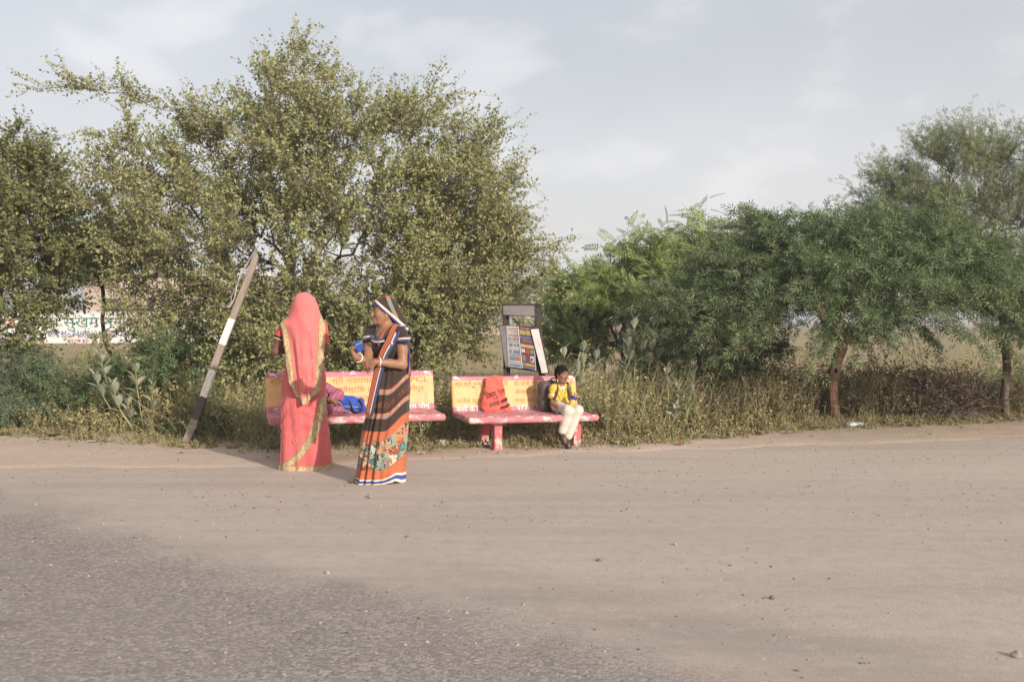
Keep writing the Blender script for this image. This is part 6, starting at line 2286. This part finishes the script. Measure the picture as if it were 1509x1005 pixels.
cup('small white and green paper cup on the dirt between the benches', (-.745, 10.80, .02), (.62, .62, .56), (R(6), R(-8), 0))
wrapper('plastic_wrapper', 'blue plastic wrapper beside the front leg of the right bench', 'wrapper', -.27, 10.72, .075, (.03, .12, .50), 1, .8)
wrapper('plastic_wrapper', 'pink and white wrapper on the grass right of the right bench', 'wrapper', 1.42, 11.35, .13, (.70, .22, .28), 2, .6)
wrapper('plastic_wrapper', 'orange wrapper on the verge below the mesquite', 'wrapper', 3.85, 12.72, .12, (.70, .18, .05), 3)
wrapper('plastic_wrapper', 'red wrapper in the grass near the left border', 'wrapper', -5.6, 11.95, .16, (.60, .09, .05), 4, .6)
wrapper('plastic_wrapper', 'yellow brown wrapper next to the red one in the left grass', 'wrapper', -5.25, 11.85, .15, (.50, .28, .06), 5, .6)
wrapper('plastic_wrapper', 'black and white crumpled wrapper in the left grass', 'wrapper', -5.42, 11.80, .15, (.05, .045, .05), 6, .7)
wrapper('plastic_wrapper', 'flat pale wrapper on the dirt edge left of the striped post', 'wrapper', -4.75, 11.25, .17, (.60, .62, .56), 7, .2)
wrapper('plastic_wrapper', 'small red wrapper on the dirt right of the striped post foot', 'wrapper', -3.32, 10.95, .09, (.60, .12, .05), 8, .5)
wrapper('paper_scrap', 'torn white paper scrap on the ground under the left bench', 'paper', -1.45, 10.0, .08, (.62, .60, .58), 9, .4)
wrapper('paper_scrap', 'pale crumpled scrap by the right front leg of the left bench', 'paper', -.93, 10.2, .08, (.60, .58, .55), 10, .9)
wrapper('dry_leaf', 'large curled brown leaf on the dirt near the striped post', 'leaf', -3.0, 10.72, .14, (.32, .20, .13), 11, .7)
wrapper('plastic_wrapper', 'red foil wrapper on the dirt right of the bench', 'wrapper', .9 + .95, 10.95, .10, (.42, .09, .07), 12, .5)
wrapper('brick_fragment', 'flat reddish brick fragment half buried in the verge grass', 'brick', 2.75, 12.0, .2, (.32, .17, .12), 13, .6)

# a clear plastic bottle with a green cap
pb = thing('plastic_bottle', 'crushed pale plastic bottle with a green cap lying on the verge', 'bottle', (4.42, 12.82, float(ground_z(4.42, 12.82)) + .035), rot=(0, R(90), R(12)))
a_ = np.linspace(0, 2 * np.pi, 14, endpoint=False)
MB().rings(np.array([[(r_ * math.cos(i) * (1 + .18 * math.sin(3 * i + z * 40)), r_ * math.sin(i) * .8, z) for i in a_] for r_, z in ((.02, -.13), (.036, -.12), (.034, -.06), (.037, .0), (.033, .06), (.02, .10), (.013, .115), (.013, .125))])).build('bottle_body', plain('cloudy_plastic', (.50, .58, .60), .25, .15, spec=.6), pb, smooth=True)
MB().rings(np.array([[(.016 * math.cos(i), .016 * math.sin(i), z) for i in a_] for z in (.122, .142)])).build('cap', plain('green_cap', (.04, .28, .10), .5), pb, smooth=True)
rg = thing('hanging_rag', 'pale green rag hanging from the dark acacia trunk', 'rag', (7.10, 13.95, 1.02))
G = np.array([[(.02 + .05 * s - .02 * t + .015 * math.sin(9 * t + 3 * s), .03 * math.sin(6 * s + 2 * t), .22 - .26 * t) for s in np.linspace(0, 1, 6)] for t in np.linspace(0, 1, 10)])
MB().slab(G, .004).build('cloth', plain('faded_rag', (.34, .42, .38), .8), rg, smooth=True)
MB().tube([(.03, .0, .2), (.06, .05, .24), (.1, .1, .22)], .006, 5).build('knot', plain('rag_knot', (.30, .38, .35), .8), rg, smooth=True)

# --- stones on the road
m_stone, g = new_mat('road_stone')
c = g.ramp(g.n('ShaderNodeObjectInfo', 'Random'), [(0., (.12, .105, .095)), (.5, (.26, .225, .195)), (.85, (.40, .35, .31)), (1., (.46, .30, .23))])
c = g.mix(g.ramp(g.noise(g.obj(), 60, 3), [(.4, 0.), (.7, .5)]), c, (.2, .17, .15))
finish(m_stone, g, c, .9, spec=.2)


def stone_mesh(seed):
    r = np.random.default_rng(seed)
    s = SDF((-.75, -.75, -.6), (.75, .75, .6), .11)
    s.g[:] = 1
    s.ell((0, 0, 0), (.5, .38, .28), .05); s.ell(r.normal(0, .15, 3), (.35, .36, .26), .2)
    s.disp(.09, 3.5, seed)
    V, Q = s.arrays()
    return mesh_np('stone', V, [Q], [m_stone], None, False)


SM = [stone_mesh(i) for i in range(6)]
sr = np.random.default_rng(300)
place_ = [(1.28, 4.9, .022, 'pinkish stone alone on the dusty road in the right foreground'), (2.05, 4.05, .03, 'dark stone at the lower right corner of the road'),
          (1.0, 6.1, .02, 'pale flat stone right of the middle of the road'), (-1.1, 7.7, .03, 'pale stone on the road just right of the brown sari woman'),
          (1.1, 8.1, .02, 'dark stone on the road straight below the seated boy'), (-1.0, 5.4, .022, 'pale pebble on the asphalt at left'),
          (.5, 5.7, .022, 'dark pebble in the middle of the dusty road'), (-.66, 6.3, .02, 'dark chip of stone left of the middle of the dusty road')]
for x, y, s_, lab in place_:
    o = link('stone', SM[sr.integers(0, 6)], loc=(x, y, float(road_z(np.array(x), np.array(y))) + s_ * .2), rot=(sr.normal(0, .3), sr.normal(0, .3), sr.random() * 6))
    o.scale = (s_ * 1.5,) * 3
    tag(o, lab, 'stone', 'loose stones on the road')


def gravel(name, label, n, xr_, yr, sizes, seed, bias=None):
    r = np.random.default_rng(seed)
    x = r.uniform(*xr_, n); y = r.uniform(*yr, n)
    if bias is not None:
        k = bias(x, y, r); x, y = x[k], y[k]
    z = np.where(y < ROAD_EDGE(x), road_z(x, y), ground_z(x, y))
    s_ = sizes[0] + (sizes[1] - sizes[0]) * r.random(len(x)) ** 3
    tv = np.array([[1, 0, 0], [-.3, .8, 0], [-.6, -.7, 0], [.1, .0, .75], [.2, -.9, .1], [-.9, .1, .1]])
    tf = [np.array([[0, 1, 3], [1, 5, 3], [5, 2, 3], [2, 4, 3], [4, 0, 3]])]
    a = r.random(len(x)) * 6.28
    V, F = place(tv, tf, np.stack([x, y, z], 1), np.stack([np.cos(a), np.sin(a), np.zeros(len(x))], 1), np.tile(np.array([[0, 0, 1.0]]), (len(x), 1)), s_)
    m, g = new_mat(name + '_stone')
    c = g.ramp(g.rnd(), [(0., (.07, .062, .057)), (.5, (.19, .165, .145)), (.88, (.33, .285, .25)), (1., (.46, .40, .35))])
    finish(m, g, c, .9, spec=.2)
    o = link(name, mesh_np(name, V, F, [m], None, False), kind='stuff')
    o['label'] = label


gravel('road_gravel', 'small loose stones scattered over the dusty road', 16000, (-5, 8), (3.4, 11.5), (.002, .012), 310,
       lambda x, y, r: (y < ROAD_EDGE(x)) & (np.abs(x) < y * .56) & (vnoise(np.stack([x, y], 1) * .9, 2, 3) + r.normal(0, .12, len(x)) > .48))
gravel('verge_rubble', 'small rubble along the dirt edge below the benches', 5200, (-7, 8), (9, 14), (.005, .028), 320,
       lambda x, y, r: (y > ROAD_EDGE(x) - .1) & (y < GRASS_EDGE(x) + .4) & (r.random(len(x)) < np.exp(-np.abs(y - GRASS_EDGE(x) + .15) / .35)))
